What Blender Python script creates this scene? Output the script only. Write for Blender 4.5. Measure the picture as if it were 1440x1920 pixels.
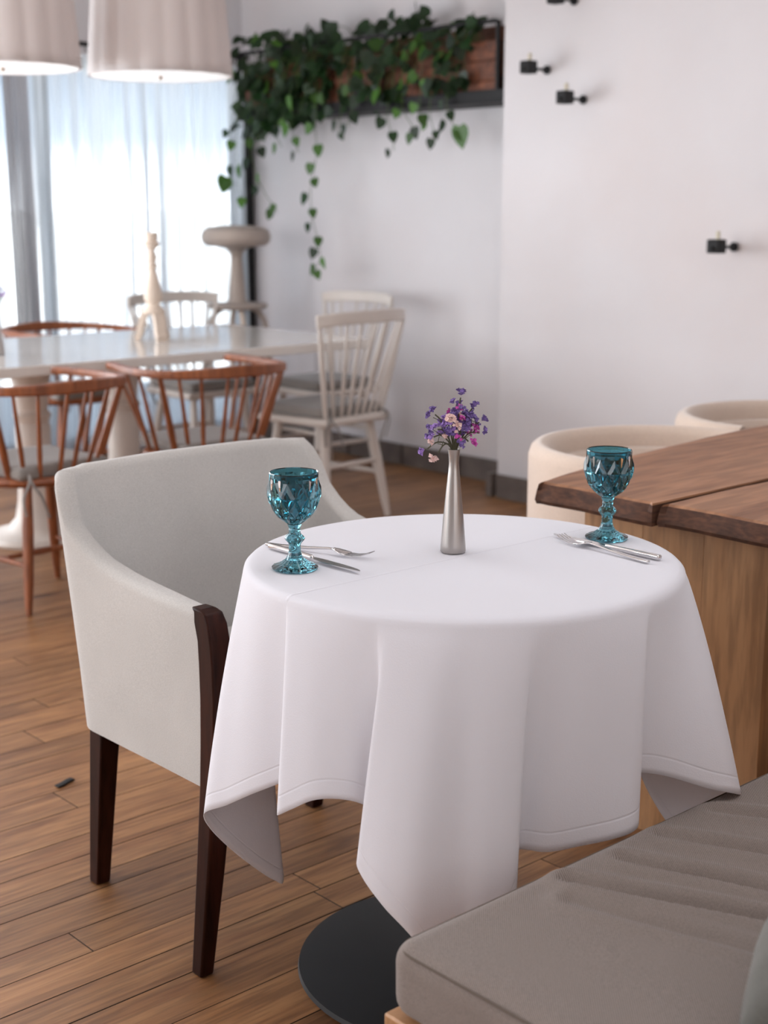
import bpy, bmesh, math, random
from mathutils import Vector, Matrix, noise
for o in list(bpy.data.objects): bpy.data.objects.remove(o)
S = bpy.context.scene
C = S.collection
PI = math.pi
R = math.radians
# ------------------------------------------------------------------ camera
cam = bpy.data.cameras.new('camera'); camo = bpy.data.objects.new('camera', cam); C.objects.link(camo)
camo.location = (0, 0, 1.30); camo.rotation_euler = (R(90-12.1), 0, R(48-90))
cam.sensor_fit = 'VERTICAL'; cam.sensor_height = 36; cam.sensor_width = 27; cam.lens = 50
cam.clip_start = 0.05
cam.dof.use_dof = True; cam.dof.focus_distance = 2.2; cam.dof.aperture_fstop = 4.2
S.camera = camo
# ------------------------------------------------------------------ world, sun, daylight through the windows, added fill lights
w = bpy.data.worlds.new('sky'); S.world = w; w.use_nodes = True
bg = w.node_tree.nodes['Background']; bg.inputs[1].default_value = 1.0
wn, wl = w.node_tree.nodes, w.node_tree.links      # hazy sky: white at the horizon, paler blue overhead
tc = wn.new('ShaderNodeTexCoord'); sp = wn.new('ShaderNodeSeparateXYZ'); wl.new(tc.outputs['Generated'], sp.inputs[0])
wr_ = wn.new('ShaderNodeValToRGB'); wl.new(sp.outputs[2], wr_.inputs[0]); e_ = wr_.color_ramp.elements; e_.new(.5)
for k_, (p_, c_) in enumerate([(.0, (6.4, 6.5, 6.7)), (.044, (1.35, 1.55, 1.8)), (.085, (.62, .78, 1.0))]): e_[k_].position = p_; e_[k_].color = (*c_, 1)
wl.new(wr_.outputs[0], bg.inputs[0])
def light(name, kind, loc, rot, energy, color, size=None, size_y=None):
    l = bpy.data.lights.new(name, kind); l.energy = energy; l.color = color
    if kind == 'AREA': l.shape = 'RECTANGLE'; l.size = size; l.size_y = size_y
    if kind == 'SUN': l.angle = R(2)
    o = bpy.data.objects.new(name, l); C.objects.link(o); o.location = loc; o.rotation_euler = rot
    return o
light('sun', 'SUN', (0, 9, 6), (R(35), R(-42), 0), 27, (1, .97, .94))
light('added_overhead_fill', 'AREA', (2.1, 1.3, 2.66), (0, 0, 0), 16, (.93, .95, 1), 1.6, 1.6)  # added soft fill from above to brighten the cloth top, no known lamp
# window of the left wall, outside the frame
light('left_window_daylight', 'AREA', (-2.38, 4.1, 1.5), (0, R(-90), 0), 88, (.93, .96, 1), 1.8, 3.6)
light('added_rear_fill', 'AREA', (0.6, -1.88, 1.6), (R(90), 0, 0), 30, (.92, .95, 1), 3.0, 1.6)  # added fill from behind the camera for the cloth front, no known window
light('street_window_daylight', 'AREA', (0.6, 6.45, 1.3), (R(-90), 0, 0), 158, (.90, .95, 1), 3.8, 1.8)
S.view_settings.view_transform = 'Standard'; S.view_settings.look = 'None'
S.view_settings.gamma = 1; S.view_settings.use_curve_mapping = False
S.view_settings.exposure = 0.0
# ------------------------------------------------------------------ materials
def newmat(name):
    m = bpy.data.materials.new(name); m.use_nodes = True
    n = m.node_tree.nodes; return m, n, m.node_tree.links, n['Principled BSDF']
def coords(n, l, scale=(1, 1, 1), kind='Object', rnd=False, rot=(0, 0, 0)):
    t = n.new('ShaderNodeTexCoord'); mp = n.new('ShaderNodeMapping')
    mp.inputs['Scale'].default_value = scale; mp.inputs['Rotation'].default_value = rot
    l.new(t.outputs[kind], mp.inputs['Vector'])
    if rnd:
        oi = n.new('ShaderNodeObjectInfo'); mu = n.new('ShaderNodeMath'); mu.operation = 'MULTIPLY'; mu.inputs[1].default_value = 91.7
        l.new(oi.outputs['Random'], mu.inputs[0]); cb = n.new('ShaderNodeCombineXYZ')
        for i in range(3): l.new(mu.outputs[0], cb.inputs[i])
        l.new(cb.outputs[0], mp.inputs['Location'])
    return mp.outputs[0]
def ramp(n, stops):
    r = n.new('ShaderNodeValToRGB'); e = r.color_ramp.elements
    while len(e) < len(stops): e.new(0.5)
    for i, (p, c) in enumerate(stops): e[i].position = p; e[i].color = (*c, 1)
    return r
def bump(n, l, src, p, strength=.3, dist=.002):
    b = n.new('ShaderNodeBump'); b.inputs['Strength'].default_value = strength; b.inputs['Distance'].default_value = dist
    l.new(src, b.inputs['Height']); l.new(b.outputs[0], p.inputs['Normal']); return b
def mul(c, k): return tuple(min(1, x*k) for x in c)
def plain(name, col, rough=.5, metal=0, var=.08, scale=6, bmp=0, bscale=200, bdist=.001, coat=0):
    m, n, l, p = newmat(name); p.inputs['Roughness'].default_value = rough; p.inputs['Metallic'].default_value = metal
    p.inputs['Coat Weight'].default_value = coat
    v = coords(n, l); t = n.new('ShaderNodeTexNoise'); t.inputs['Scale'].default_value = scale; t.inputs['Detail'].default_value = 4
    l.new(v, t.inputs['Vector']); r = ramp(n, [(.3, mul(col, 1-var)), (.7, mul(col, 1+var))])
    l.new(t.outputs['Fac'], r.inputs[0]); l.new(r.outputs[0], p.inputs['Base Color'])
    if bmp:
        t2 = n.new('ShaderNodeTexNoise'); t2.inputs['Scale'].default_value = bscale; l.new(v, t2.inputs['Vector'])
        bump(n, l, t2.outputs['Fac'], p, bmp, bdist)
    return m
def wood(name, dark, lite, rough=.45, scale=(1.2, 14, 14), knots=0, rnd=True, coat=0, tone=.0, fine=90):
    m, n, l, p = newmat(name); p.inputs['Roughness'].default_value = rough; p.inputs['Coat Weight'].default_value = coat
    p.inputs['Coat Roughness'].default_value = .2
    v = coords(n, l, scale, rnd=rnd)
    t = n.new('ShaderNodeTexNoise'); t.inputs['Scale'].default_value = 1.6; t.inputs['Detail'].default_value = 6; t.inputs['Distortion'].default_value = .9
    l.new(v, t.inputs['Vector'])
    r = ramp(n, [(.28, dark), (.5, tuple((a+b)/2 for a, b in zip(dark, lite))), (.72, lite)]); l.new(t.outputs['Fac'], r.inputs[0])
    out = r.outputs[0]
    t2 = n.new('ShaderNodeTexNoise'); t2.inputs['Scale'].default_value = 6; t2.inputs['Detail'].default_value = 8
    l.new(v, t2.inputs['Vector'])
    r2 = ramp(n, [(.40, (.58, .56, .55)), (.58, (1, 1, 1))]); l.new(t2.outputs['Fac'], r2.inputs[0])
    mx = n.new('ShaderNodeMix'); mx.data_type = 'RGBA'; mx.blend_type = 'MULTIPLY'; mx.inputs[0].default_value = .7
    l.new(out, mx.inputs[6]); l.new(r2.outputs[0], mx.inputs[7]); out = mx.outputs[2]
    if knots:
        v3 = coords(n, l, (2.2, 6.5, 6.5), rnd=rnd)
        t3 = n.new('ShaderNodeTexNoise'); t3.inputs['Scale'].default_value = 1.5; t3.inputs['Detail'].default_value = 5; l.new(v3, t3.inputs['Vector'])
        r3 = ramp(n, [(.23, (.18, .13, .10)), (.33, (.62, .55, .50)), (.42, (1, 1, 1))]); l.new(t3.outputs['Fac'], r3.inputs[0])
        m3 = n.new('ShaderNodeMix'); m3.data_type = 'RGBA'; m3.blend_type = 'MULTIPLY'; m3.inputs[0].default_value = knots
        l.new(out, m3.inputs[6]); l.new(r3.outputs[0], m3.inputs[7]); out = m3.outputs[2]
    if tone:
        oi = n.new('ShaderNodeObjectInfo'); mr = n.new('ShaderNodeMapRange'); mr.inputs[3].default_value = 1-tone; mr.inputs[4].default_value = 1+tone*.6
        l.new(oi.outputs['Random'], mr.inputs[0]); h = n.new('ShaderNodeHueSaturation'); l.new(mr.outputs[0], h.inputs['Value']); l.new(out, h.inputs['Color']); out = h.outputs[0]
    l.new(out, p.inputs['Base Color'])
    bump(n, l, t2.outputs['Fac'], p, .15, .0008)
    return m
def fabric(name, col, rough=.9, scale=900, var=.12, bmp=.4, dist=.0006, sheen=.3, blotch=3.0, bvar=.05):
    m, n, l, p = newmat(name); p.inputs['Roughness'].default_value = rough; p.inputs['Sheen Weight'].default_value = sheen
    p.inputs['Specular IOR Level'].default_value = .2
    v = coords(n, l); vv = coords(n, l, (1, 1, 2.2)); t = n.new('ShaderNodeTexNoise'); t.inputs['Scale'].default_value = scale*.5; t.inputs['Detail'].default_value = 3
    l.new(vv, t.inputs['Vector']); r = ramp(n, [(.3, mul(col, 1-var)), (.7, mul(col, 1+var))]); l.new(t.outputs['Fac'], r.inputs[0])
    t2 = n.new('ShaderNodeTexNoise'); t2.inputs['Scale'].default_value = blotch; t2.inputs['Detail'].default_value = 4; l.new(v, t2.inputs['Vector'])
    r2 = ramp(n, [(.3, (1-bvar*2,)*3), (.65, (1, 1, 1))]); l.new(t2.outputs['Fac'], r2.inputs[0])
    mx = n.new('ShaderNodeMix'); mx.data_type = 'RGBA'; mx.blend_type = 'MULTIPLY'; mx.inputs[0].default_value = 1
    l.new(r.outputs[0], mx.inputs[6]); l.new(r2.outputs[0], mx.inputs[7]); l.new(mx.outputs[2], p.inputs['Base Color'])
    bump(n, l, t.outputs['Fac'], p, bmp, dist)
    return m
M = {}
M['plaster'] = plain('rough white plaster', (.75, .725, .74), .85, var=.035, scale=1.3, bmp=.5, bscale=7, bdist=.012)
_m = M['plaster']; _n = _m.node_tree.nodes; _p = _n['Principled BSDF']; _l = _m.node_tree.links
_src = _p.inputs['Base Color'].links[0].from_socket; _v = coords(_n, _l); _t = _n.new('ShaderNodeTexNoise'); _t.inputs['Scale'].default_value = 1.1; _t.inputs['Detail'].default_value = 5; _l.new(_v, _t.inputs['Vector'])
_r = ramp(_n, [(.48, (1, 1, 1)), (.66, (1, .97, .955))]); _l.new(_t.outputs['Fac'], _r.inputs[0]); _x = _n.new('ShaderNodeMix'); _x.data_type = 'RGBA'; _x.blend_type = 'MULTIPLY'; _x.inputs[0].default_value = 1
_l.new(_src, _x.inputs[6]); _l.new(_r.outputs[0], _x.inputs[7]); _l.new(_x.outputs[2], _p.inputs['Base Color'])
M['plaster_plain'] = plain('white ceiling paint', (.80, .78, .77), .9)
M['floorwood'] = wood('oak floor boards', (.235, .098, .037), (.44, .225, .094), .44, (1.4, 20, 20), knots=.85, tone=.20)
M['gap'] = plain('dark joint', (.05, .03, .02), .9)
M['baseboard'] = plain('dark brown stone tile', (.14, .112, .098), .55, var=.25, scale=9)
M['linen'] = fabric('beige linen upholstery', (.56, .54, .515), scale=700, var=.10, blotch=4, bvar=.06)
M['mahogany'] = wood('dark mahogany', (.012, .0035, .002), (.050, .013, .007), .42, (14, 14, 1.5), coat=0)
M['mahogany'].node_tree.nodes['Principled BSDF'].inputs['Specular IOR Level'].default_value = .14
M['redwood'] = wood('reddish cherry wood', (.215, .060, .019), (.36, .115, .040), .4, (10, 10, 1.5), coat=.05)
M['whitewood'] = plain('off white painted wood', (.66, .60, .55), .45, var=.05)
M['whitetable'] = plain('glossy white lacquer', (.74, .70, .66), .12, var=.02, coat=.3)
M['greycushion'] = fabric('grey seat cushion cloth', (.27, .25, .235), scale=500)
M['creamboucle'] = fabric('cream chair cloth', (.70, .56, .46), scale=300, var=.05, sheen=.5)
M['walnut'] = wood('brown walnut slab', (.24, .10, .047), (.45, .225, .12), .55, (1.1, 9, 9), tone=0, coat=0)
M['bark'] = wood('dark waney edge', (.045, .017, .009), (.15, .060, .030), .8, (3, 10, 30))
M['oak'] = wood('light oak board', (.40, .20, .085), (.56, .31, .15), .45, (9, 9, 1.1), tone=.05)
M['oakh'] = wood('light oak rail', (.40, .20, .085), (.56, .31, .15), .45, (1.1, 9, 9), tone=.05)
M['black'] = plain('black powder coated steel', (.008, .008, .009), .7, var=.1)
M['blackdisc'] = plain('matt black iron', (.014, .015, .017), .5, var=.1)
M['steel'] = plain('brushed steel', (.44, .41, .39), .32, 1, var=.03, scale=3)
M['cutlery'] = plain('polished cutlery steel', (.72, .70, .70), .16, 1, var=.02)
M['brass'] = plain('aged brass', (.25, .15, .07), .35, 1)
M['ceramic'] = plain('beige stoneware', (.44, .37, .32), .6, var=.12, scale=5)
M['limewash'] = plain('bleached turned wood', (.72, .60, .50), .6, var=.08, scale=12)
M['candlewax'] = plain('ivory wax', (.72, .66, .52), .5)
M['terracotta'] = wood('rust brown planter wood', (.08, .024, .010), (.26, .085, .036), .6, (2, 12, 12), tone=.2)
M['soil'] = plain('dark soil', (.02, .014, .010), .95)
M['shade'] = None
M['stem'] = plain('green stem', (.07, .12, .03), .6)
M['drystem'] = plain('grey green dried stem', (.08, .075, .04), .7)
M['violet'] = plain('violet blossom', (.16, .10, .30), .7, var=.4, scale=260)
M['lilac'] = plain('lilac blossom', (.33, .20, .52), .7, var=.35, scale=260)
M['magenta'] = plain('magenta blossom', (.52, .07, .36), .65, var=.35, scale=260)
M['blush'] = plain('pale pink blossom', (.72, .50, .46), .7, var=.15, scale=160)
M['sage'] = fabric('sage grey linen', (.125, .125, .112), scale=500, blotch=9, bvar=.1)
M['outer_white'] = plain('sunlit white render', (.85, .85, .83), .9)
M['pavement'] = plain('pale pavement', (.80, .80, .78), .9)
M['frame'] = plain('dark window frame', (.03, .035, .045), .4)
# twill cushion cloth
def twill(name, c0, c1, period):
    m, n, l, p = newmat(name); p.inputs['Roughness'].default_value = .95; p.inputs['Specular IOR Level'].default_value = .15
    p.inputs['Sheen Weight'].default_value = .2
    t = n.new('ShaderNodeTexCoord'); s = n.new('ShaderNodeSeparateXYZ'); l.new(t.outputs['Object'], s.inputs[0])
    a = n.new('ShaderNodeMath'); a.operation = 'SUBTRACT'; l.new(s.outputs[0], a.inputs[0]); l.new(s.outputs[1], a.inputs[1])
    b = n.new('ShaderNodeMath'); b.operation = 'ADD'; l.new(a.outputs[0], b.inputs[0]); l.new(s.outputs[2], b.inputs[1])
    nz = n.new('ShaderNodeTexNoise'); nz.inputs['Scale'].default_value = 60; l.new(t.outputs['Object'], nz.inputs['Vector'])
    nm = n.new('ShaderNodeMath'); nm.operation = 'MULTIPLY_ADD'; nm.inputs[1].default_value = period*.35; l.new(nz.outputs[0], nm.inputs[0]); l.new(b.outputs[0], nm.inputs[2])
    k = n.new('ShaderNodeMath'); k.operation = 'MULTIPLY'; k.inputs[1].default_value = 2*PI/period; l.new(nm.outputs[0], k.inputs[0])
    sn = n.new('ShaderNodeMath'); sn.operation = 'SINE'; l.new(k.outputs[0], sn.inputs[0])
    mr = n.new('ShaderNodeMapRange'); mr.inputs[1].default_value = -1; mr.inputs[2].default_value = 1; l.new(sn.outputs[0], mr.inputs[0])
    n2 = n.new('ShaderNodeTexNoise'); n2.inputs['Scale'].default_value = 700; l.new(t.outputs['Object'], n2.inputs['Vector'])
    av = n.new('ShaderNodeMath'); av.operation = 'MULTIPLY_ADD'; av.inputs[1].default_value = .7; l.new(mr.outputs[0], av.inputs[0])
    h = n.new('ShaderNodeMath'); h.operation = 'MULTIPLY_ADD'; h.inputs[1].default_value = .9; h.inputs[2].default_value = -.28; l.new(n2.outputs[0], h.inputs[0]); l.new(h.outputs[0], av.inputs[2])
    r = ramp(n, [(.1, c0), (.9, c1)]); l.new(av.outputs[0], r.inputs[0]); l.new(r.outputs[0], p.inputs['Base Color'])
    bump(n, l, mr.outputs[0], p, .35, .0008); return m
M['twill'] = twill('taupe twill', (.115, .090, .077), (.335, .285, .258), .0036)
# table linen with a stitched hem band
def linen_cloth():
    m, n, l, p = newmat('white table linen'); p.inputs['Roughness'].default_value = .85; p.inputs['Sheen Weight'].default_value = .2
    p.inputs['Specular IOR Level'].default_value = .25
    p.inputs['Base Color'].default_value = (.83, .825, .88, 1)
    t = n.new('ShaderNodeTexCoord'); s = n.new('ShaderNodeSeparateXYZ'); l.new(t.outputs['UV'], s.inputs[0])
    # v = metres above the hem; a fine groove at 27 mm
    d = n.new('ShaderNodeMath'); d.operation = 'SUBTRACT'; d.inputs[1].default_value = .027; l.new(s.outputs[1], d.inputs[0])
    a = n.new('ShaderNodeMath'); a.operation = 'ABSOLUTE'; l.new(d.outputs[0], a.inputs[0])
    r = n.new('ShaderNodeMapRange'); r.inputs[1].default_value = 0; r.inputs[2].default_value = .0025; r.inputs[3].default_value = 0; r.inputs[4].default_value = 1; l.new(a.outputs[0], r.inputs[0])
    # ironed fold line along the middle of the cloth
    so = n.new('ShaderNodeSeparateXYZ'); l.new(t.outputs['Object'], so.inputs[0])
    d2 = n.new('ShaderNodeMath'); d2.operation = 'SUBTRACT'; d2.inputs[1].default_value = .012; l.new(so.outputs[1], d2.inputs[0])
    a2 = n.new('ShaderNodeMath'); a2.operation = 'ABSOLUTE'; l.new(d2.outputs[0], a2.inputs[0])
    r2 = n.new('ShaderNodeMapRange'); r2.inputs[1].default_value = 0; r2.inputs[2].default_value = .004; r2.inputs[3].default_value = 1.6; r2.inputs[4].default_value = 0; l.new(a2.outputs[0], r2.inputs[0])
    lt = n.new('ShaderNodeMath'); lt.operation = 'GREATER_THAN'; lt.inputs[1].default_value = .742-.7495; l.new(so.outputs[2], lt.inputs[0])
    mm = n.new('ShaderNodeMath'); mm.operation = 'MULTIPLY'; l.new(r2.outputs[0], mm.inputs[0]); l.new(lt.outputs[0], mm.inputs[1])
    ad = n.new('ShaderNodeMath'); ad.operation = 'ADD'; l.new(r.outputs[0], ad.inputs[0]); l.new(mm.outputs[0], ad.inputs[1])
    w1 = n.new('ShaderNodeTexNoise'); w1.inputs['Scale'].default_value = 500; l.new(t.outputs['Object'], w1.inputs['Vector'])
    sc = n.new('ShaderNodeMath'); sc.operation = 'MULTIPLY_ADD'; sc.inputs[1].default_value = .35; l.new(w1.outputs[0], sc.inputs[0]); l.new(ad.outputs[0], sc.inputs[2])
    bump(n, l, sc.outputs[0], p, .5, .0012)
    tr = n.new('ShaderNodeBsdfTranslucent'); tr.inputs[0].default_value = (.8, .78, .8, 1); mx = n.new('ShaderNodeMixShader'); mx.inputs[0].default_value = .12
    l.new(p.outputs[0], mx.inputs[1]); l.new(tr.outputs[0], mx.inputs[2]); l.new(mx.outputs[0], n['Material Output'].inputs[0])
    return m
M['cloth'] = linen_cloth()
def sheer(name, col, opac, trans=.75):
    m, n, l, p = newmat(name)
    n.remove(p); a = n.new('ShaderNodeBsdfTranslucent'); b = n.new('ShaderNodeBsdfDiffuse'); t = n.new('ShaderNodeBsdfTransparent')
    a.inputs[0].default_value = (*col, 1); b.inputs[0].default_value = (*col, 1)
    m1 = n.new('ShaderNodeMixShader'); m1.inputs[0].default_value = trans; l.new(b.outputs[0], m1.inputs[1]); l.new(a.outputs[0], m1.inputs[2])
    m2 = n.new('ShaderNodeMixShader'); m2.inputs[0].default_value = opac; l.new(t.outputs[0], m2.inputs[1]); l.new(m1.outputs[0], m2.inputs[2])
    tc = coords(n, l, (1, 1, .05)); nz = n.new('ShaderNodeTexNoise'); nz.inputs['Scale'].default_value = 22; l.new(tc, nz.inputs['Vector'])
    mr = n.new('ShaderNodeMapRange'); mr.inputs[1].default_value = .3; mr.inputs[2].default_value = .7; mr.inputs[3].default_value = opac-.26; mr.inputs[4].default_value = min(1, opac+.18); l.new(nz.outputs[0], mr.inputs[0]); l.new(mr.outputs[0], m2.inputs[0])
    l.new(m2.outputs[0], n['Material Output'].inputs[0]); return m
M['sheer'] = sheer('white sheer voile', (.86, .88, .91), .74, .8)
M['drape'] = sheer('grey linen drape', (.42, .40, .41), 1.16, .4)
def shade_mat():
    m, n, l, p = newmat('ribbed pale lamp fabric'); p.inputs['Base Color'].default_value = (.80, .78, .78, 1); p.inputs['Roughness'].default_value = .8
    v = coords(n, l, (40, 40, 300)); t = n.new('ShaderNodeTexNoise'); t.inputs['Scale'].default_value = 1; l.new(v, t.inputs['Vector']); bump(n, l, t.outputs[0], p, .2, .001)
    tr = n.new('ShaderNodeBsdfTranslucent'); tr.inputs[0].default_value = (.8, .70, .66, 1); mx = n.new('ShaderNodeMixShader'); mx.inputs[0].default_value = .35
    l.new(p.outputs[0], mx.inputs[1]); l.new(tr.outputs[0], mx.inputs[2]); l.new(mx.outputs[0], n['Material Output'].inputs[0]); return m
M['shade'] = shade_mat()
def diffuser_mat():
    m, n, l, p = newmat('opal diffuser'); p.inputs['Base Color'].default_value = (.8, .78, .78, 1); p.inputs['Roughness'].default_value = .4
    p.inputs['Emission Color'].default_value = (1, .93, .90, 1); p.inputs['Emission Strength'].default_value = .45
    return m
M['diffuser'] = diffuser_mat()
def glass_mat(name, col, ior=1.5, rough=.0):
    m, n, l, p = newmat(name); p.inputs['Base Color'].default_value = (*col, 1); p.inputs['Roughness'].default_value = rough
    p.inputs['Transmission Weight'].default_value = 1; p.inputs['IOR'].default_value = ior; return m
M['teal'] = glass_mat('teal pressed glass', (.11, .34, .41))
def pane_mat():
    m, n, l, p = newmat('window glass'); n.remove(p); g = n.new('ShaderNodeBsdfGlossy'); g.inputs['Roughness'].default_value = .02
    t = n.new('ShaderNodeBsdfTransparent'); t.inputs[0].default_value = (.95, .98, 1, 1); f = n.new('ShaderNodeFresnel'); f.inputs[0].default_value = 1.45
    mx = n.new('ShaderNodeMixShader'); l.new(f.outputs[0], mx.inputs[0]); l.new(t.outputs[0], mx.inputs[1]); l.new(g.outputs[0], mx.inputs[2])
    l.new(mx.outputs[0], n['Material Output'].inputs[0]); return m
M['pane'] = pane_mat()
def leaf_mat(name, col, tcol):
    m, n, l, p = newmat(name); p.inputs['Roughness'].default_value = .4
    oi = n.new('ShaderNodeObjectInfo'); r = ramp(n, [(0, mul(col, .55)), (.6, col), (1, mul(col, 1.6))]); l.new(oi.outputs['Random'], r.inputs[0]); l.new(r.outputs[0], p.inputs['Base Color'])
    tr = n.new('ShaderNodeBsdfTranslucent'); tr.inputs[0].default_value = (*tcol, 1); mx = n.new('ShaderNodeMixShader'); mx.inputs[0].default_value = .35
    l.new(p.outputs[0], mx.inputs[1]); l.new(tr.outputs[0], mx.inputs[2]); l.new(mx.outputs[0], n['Material Output'].inputs[0]); return m
M['leafdark'] = leaf_mat('dark pothos leaf', (.013, .042, .010), (.03, .10, .012))
M['leaflite'] = leaf_mat('bright pothos leaf', (.065, .17, .022), (.16, .38, .035))
# ------------------------------------------------------------------ mesh helpers
class MB:
    def __init__(s): s.v = []; s.f = []; s.uv = None
    def add(s, vs, fs):
        b = len(s.v); s.v += [tuple(v) for v in vs]; s.f += [tuple(i+b for i in f) for f in fs]; return s
    def box(s, x0, x1, y0, y1, z0, z1, m=None):
        vs = [Vector((x, y, z)) for z in (z0, z1) for y in (y0, y1) for x in (x0, x1)]
        if m: vs = [m @ v for v in vs]
        return s.add(vs, [(0, 2, 3, 1), (4, 5, 7, 6), (0, 1, 5, 4), (2, 6, 7, 3), (0, 4, 6, 2), (1, 3, 7, 5)])
    def lathe(s, prof, seg=32, c=(0, 0, 0), rf=None, closed=False):
        n = len(prof); vs = []
        for i in range(seg):
            a = 2*PI*i/seg
            for j, (r, z) in enumerate(prof):
                k = rf(a, j, r, z) if rf else r
                vs.append((c[0]+k*math.cos(a), c[1]+k*math.sin(a), c[2]+z))
        fs = []
        for i in range(seg):
            i2 = (i+1) % seg
            for j in range(n-1+(1 if closed else 0)):
                j2 = (j+1) % n
                fs.append((i*n+j, i2*n+j, i2*n+j2, i*n+j2))
        if not closed:
            if prof[0][0] > 1e-6: fs.append(tuple(i*n for i in range(seg))[::-1])
            if prof[-1][0] > 1e-6: fs.append(tuple(i*n+n-1 for i in range(seg)))
        return s.add(vs, fs)
    def tube(s, pts, rad, seg=10, flat=1.0, upv=(0, 0, 1), cap=True):
        pts = [Vector(p) for p in pts]; n = len(pts)
        if not hasattr(rad, '__len__'): rad = [rad]*n
        vs = []; pu = None
        for i, p in enumerate(pts):
            t = (pts[min(i+1, n-1)]-pts[max(i-1, 0)]).normalized()
            u = Vector(upv); 
            if abs(t.dot(u)) > .95: u = Vector((1, 0, 0)) if abs(t.x) < .9 else Vector((0, 1, 0))
            if pu is not None and abs(t.dot(pu)) < .98: u = pu
            b = t.cross(u).normalized(); u = b.cross(t).normalized(); pu = u
            for k in range(seg):
                a = 2*PI*k/seg; vs.append(p+b*math.cos(a)*rad[i]+u*math.sin(a)*rad[i]*flat)
        fs = [(i*seg+k, i*seg+(k+1) % seg, (i+1)*seg+(k+1) % seg, (i+1)*seg+k) for i in range(n-1) for k in range(seg)]
        if cap: fs += [tuple(range(seg))[::-1], tuple((n-1)*seg+k for k in range(seg))]
        return s.add(vs, fs)
    def sweep(s, pts, w, h, cap=True, upv=(0, 0, 1)):     # rectangular section, width list / height list
        pts = [Vector(p) for p in pts]; n = len(pts)
        W = w if hasattr(w, '__len__') else [w]*n; Hh = h if hasattr(h, '__len__') else [h]*n
        vs = []
        for i, p in enumerate(pts):
            t = (pts[min(i+1, n-1)]-pts[max(i-1, 0)]).normalized(); u = Vector(upv); b = t.cross(u).normalized(); u = b.cross(t).normalized()
            for sx, sz in ((-1, -1), (1, -1), (1, 1), (-1, 1)): vs.append(p+b*sx*W[i]/2+u*sz*Hh[i]/2)
        fs = [(i*4+k, i*4+(k+1) % 4, (i+1)*4+(k+1) % 4, (i+1)*4+k) for i in range(n-1) for k in range(4)]
        if cap: fs += [(3, 2, 1, 0), tuple((n-1)*4+k for k in range(4))]
        return s.add(vs, fs)
    def rbox(s, hx, hy, hz, r, c=(0, 0, 0), n=(8, 8, 4), disp=None, m=None):
        def ax(h, k):
            a = [-h, -h+r*.3, -h+r*.65, -h+r]; b = [h-r, h-r*.65, h-r*.3, h]
            mid = [-h+r+(2*h-2*r)*i/(k+1) for i in range(1, k+1)]
            return a+mid+b
        A = [ax(hx, n[0]), ax(hy, n[1]), ax(hz, n[2])]; idx = {}; vs = []; fs = []
        def vert(i, j, k):
            if (i, j, k) in idx: return idx[i, j, k]
            p = Vector((A[0][i], A[1][j], A[2][k]))
            q = Vector((max(-hx+r, min(hx-r, p.x)), max(-hy+r, min(hy-r, p.y)), max(-hz+r, min(hz-r, p.z))))
            d = p-q
            if d.length > 1e-9: p = q+d.normalized()*r
            if disp: p = disp(p)
            if m: p = m @ p
            idx[i, j, k] = len(vs); vs.append(p+Vector(c)); return idx[i, j, k]
        L = [len(a) for a in A]
        for d in range(3):
            e, g = (d+1) % 3, (d+2) % 3
            for side in (0, L[d]-1):
                for a in range(L[e]-1):
                    for b in range(L[g]-1):
                        q = []
                        for (aa, bb) in ((a, b), (a+1, b), (a+1, b+1), (a, b+1)):
                            t = [0, 0, 0]; t[d] = side; t[e] = aa; t[g] = bb; q.append(vert(*t))
                        fs.append(tuple(q) if side else tuple(q[::-1]))
        return s.add(vs, fs)
    def build(s, name, mat, parent=None, smooth=True, ang=40, bevel=0, seg=2, solid=0, mats=None):
        me = bpy.data.meshes.new(name); me.from_pydata(s.v, [], s.f); me.update()
        o = bpy.data.objects.new(name, me); C.objects.link(o); me.materials.append(mat)
        if smooth: me.shade_smooth(); me.set_sharp_from_angle(angle=R(ang))
        if bevel:
            b = o.modifiers.new('bevel', 'BEVEL'); b.width = bevel; b.segments = seg; b.limit_method = 'ANGLE'; b.angle_limit = R(35)
        if solid:
            b = o.modifiers.new('solid', 'SOLIDIFY'); b.thickness = solid
        if parent: o.parent = parent
        return o
def crom(P, per, closed=True):
    out = []; n = len(P)
    for i in range(n if closed else n-1):
        if closed: a, b, c, d = P[(i-1) % n], P[i], P[(i+1) % n], P[(i+2) % n]
        else: a, b, c, d = P[max(i-1, 0)], P[i], P[i+1], P[min(i+2, n-1)]
        for k in range(per):
            t = k/per
            out.append(tuple(.5*((2*q)+(-p+r)*t+(2*p-5*q+4*r-s_)*t*t+(-p+3*q-3*r+s_)*t**3) for p, q, r, s_ in zip(a, b, c, d)))
    if not closed: out.append(tuple(P[-1]))
    return out
def tag(o, label=None, cat=None, group=None, kind=None):
    if label: o['label'] = label
    if cat: o['category'] = cat
    if group: o['group'] = group
    if kind: o['kind'] = kind
    return o
def thing(name, label, cat, loc=(0, 0, 0), rotz=0, group=None):
    o = bpy.data.objects.new(name, None); C.objects.link(o); o.empty_display_size = .1
    o.location = loc; o.rotation_euler = (0, 0, rotz); return tag(o, label, cat, group)
def copy_tree(o, kids, parent=None):
    c = o.copy(); C.objects.link(c); c.parent = parent
    for ch in kids.get(o, []): copy_tree(ch, kids, c)
    return c
def dup(root, loc, rotz, label):
    kids = {}
    for q in bpy.data.objects:
        if q.parent: kids.setdefault(q.parent, []).append(q)
    c = copy_tree(root, kids); c.location = loc; c.rotation_euler = (0, 0, rotz); c['label'] = label; return c
rng = random.Random(7)
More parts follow.
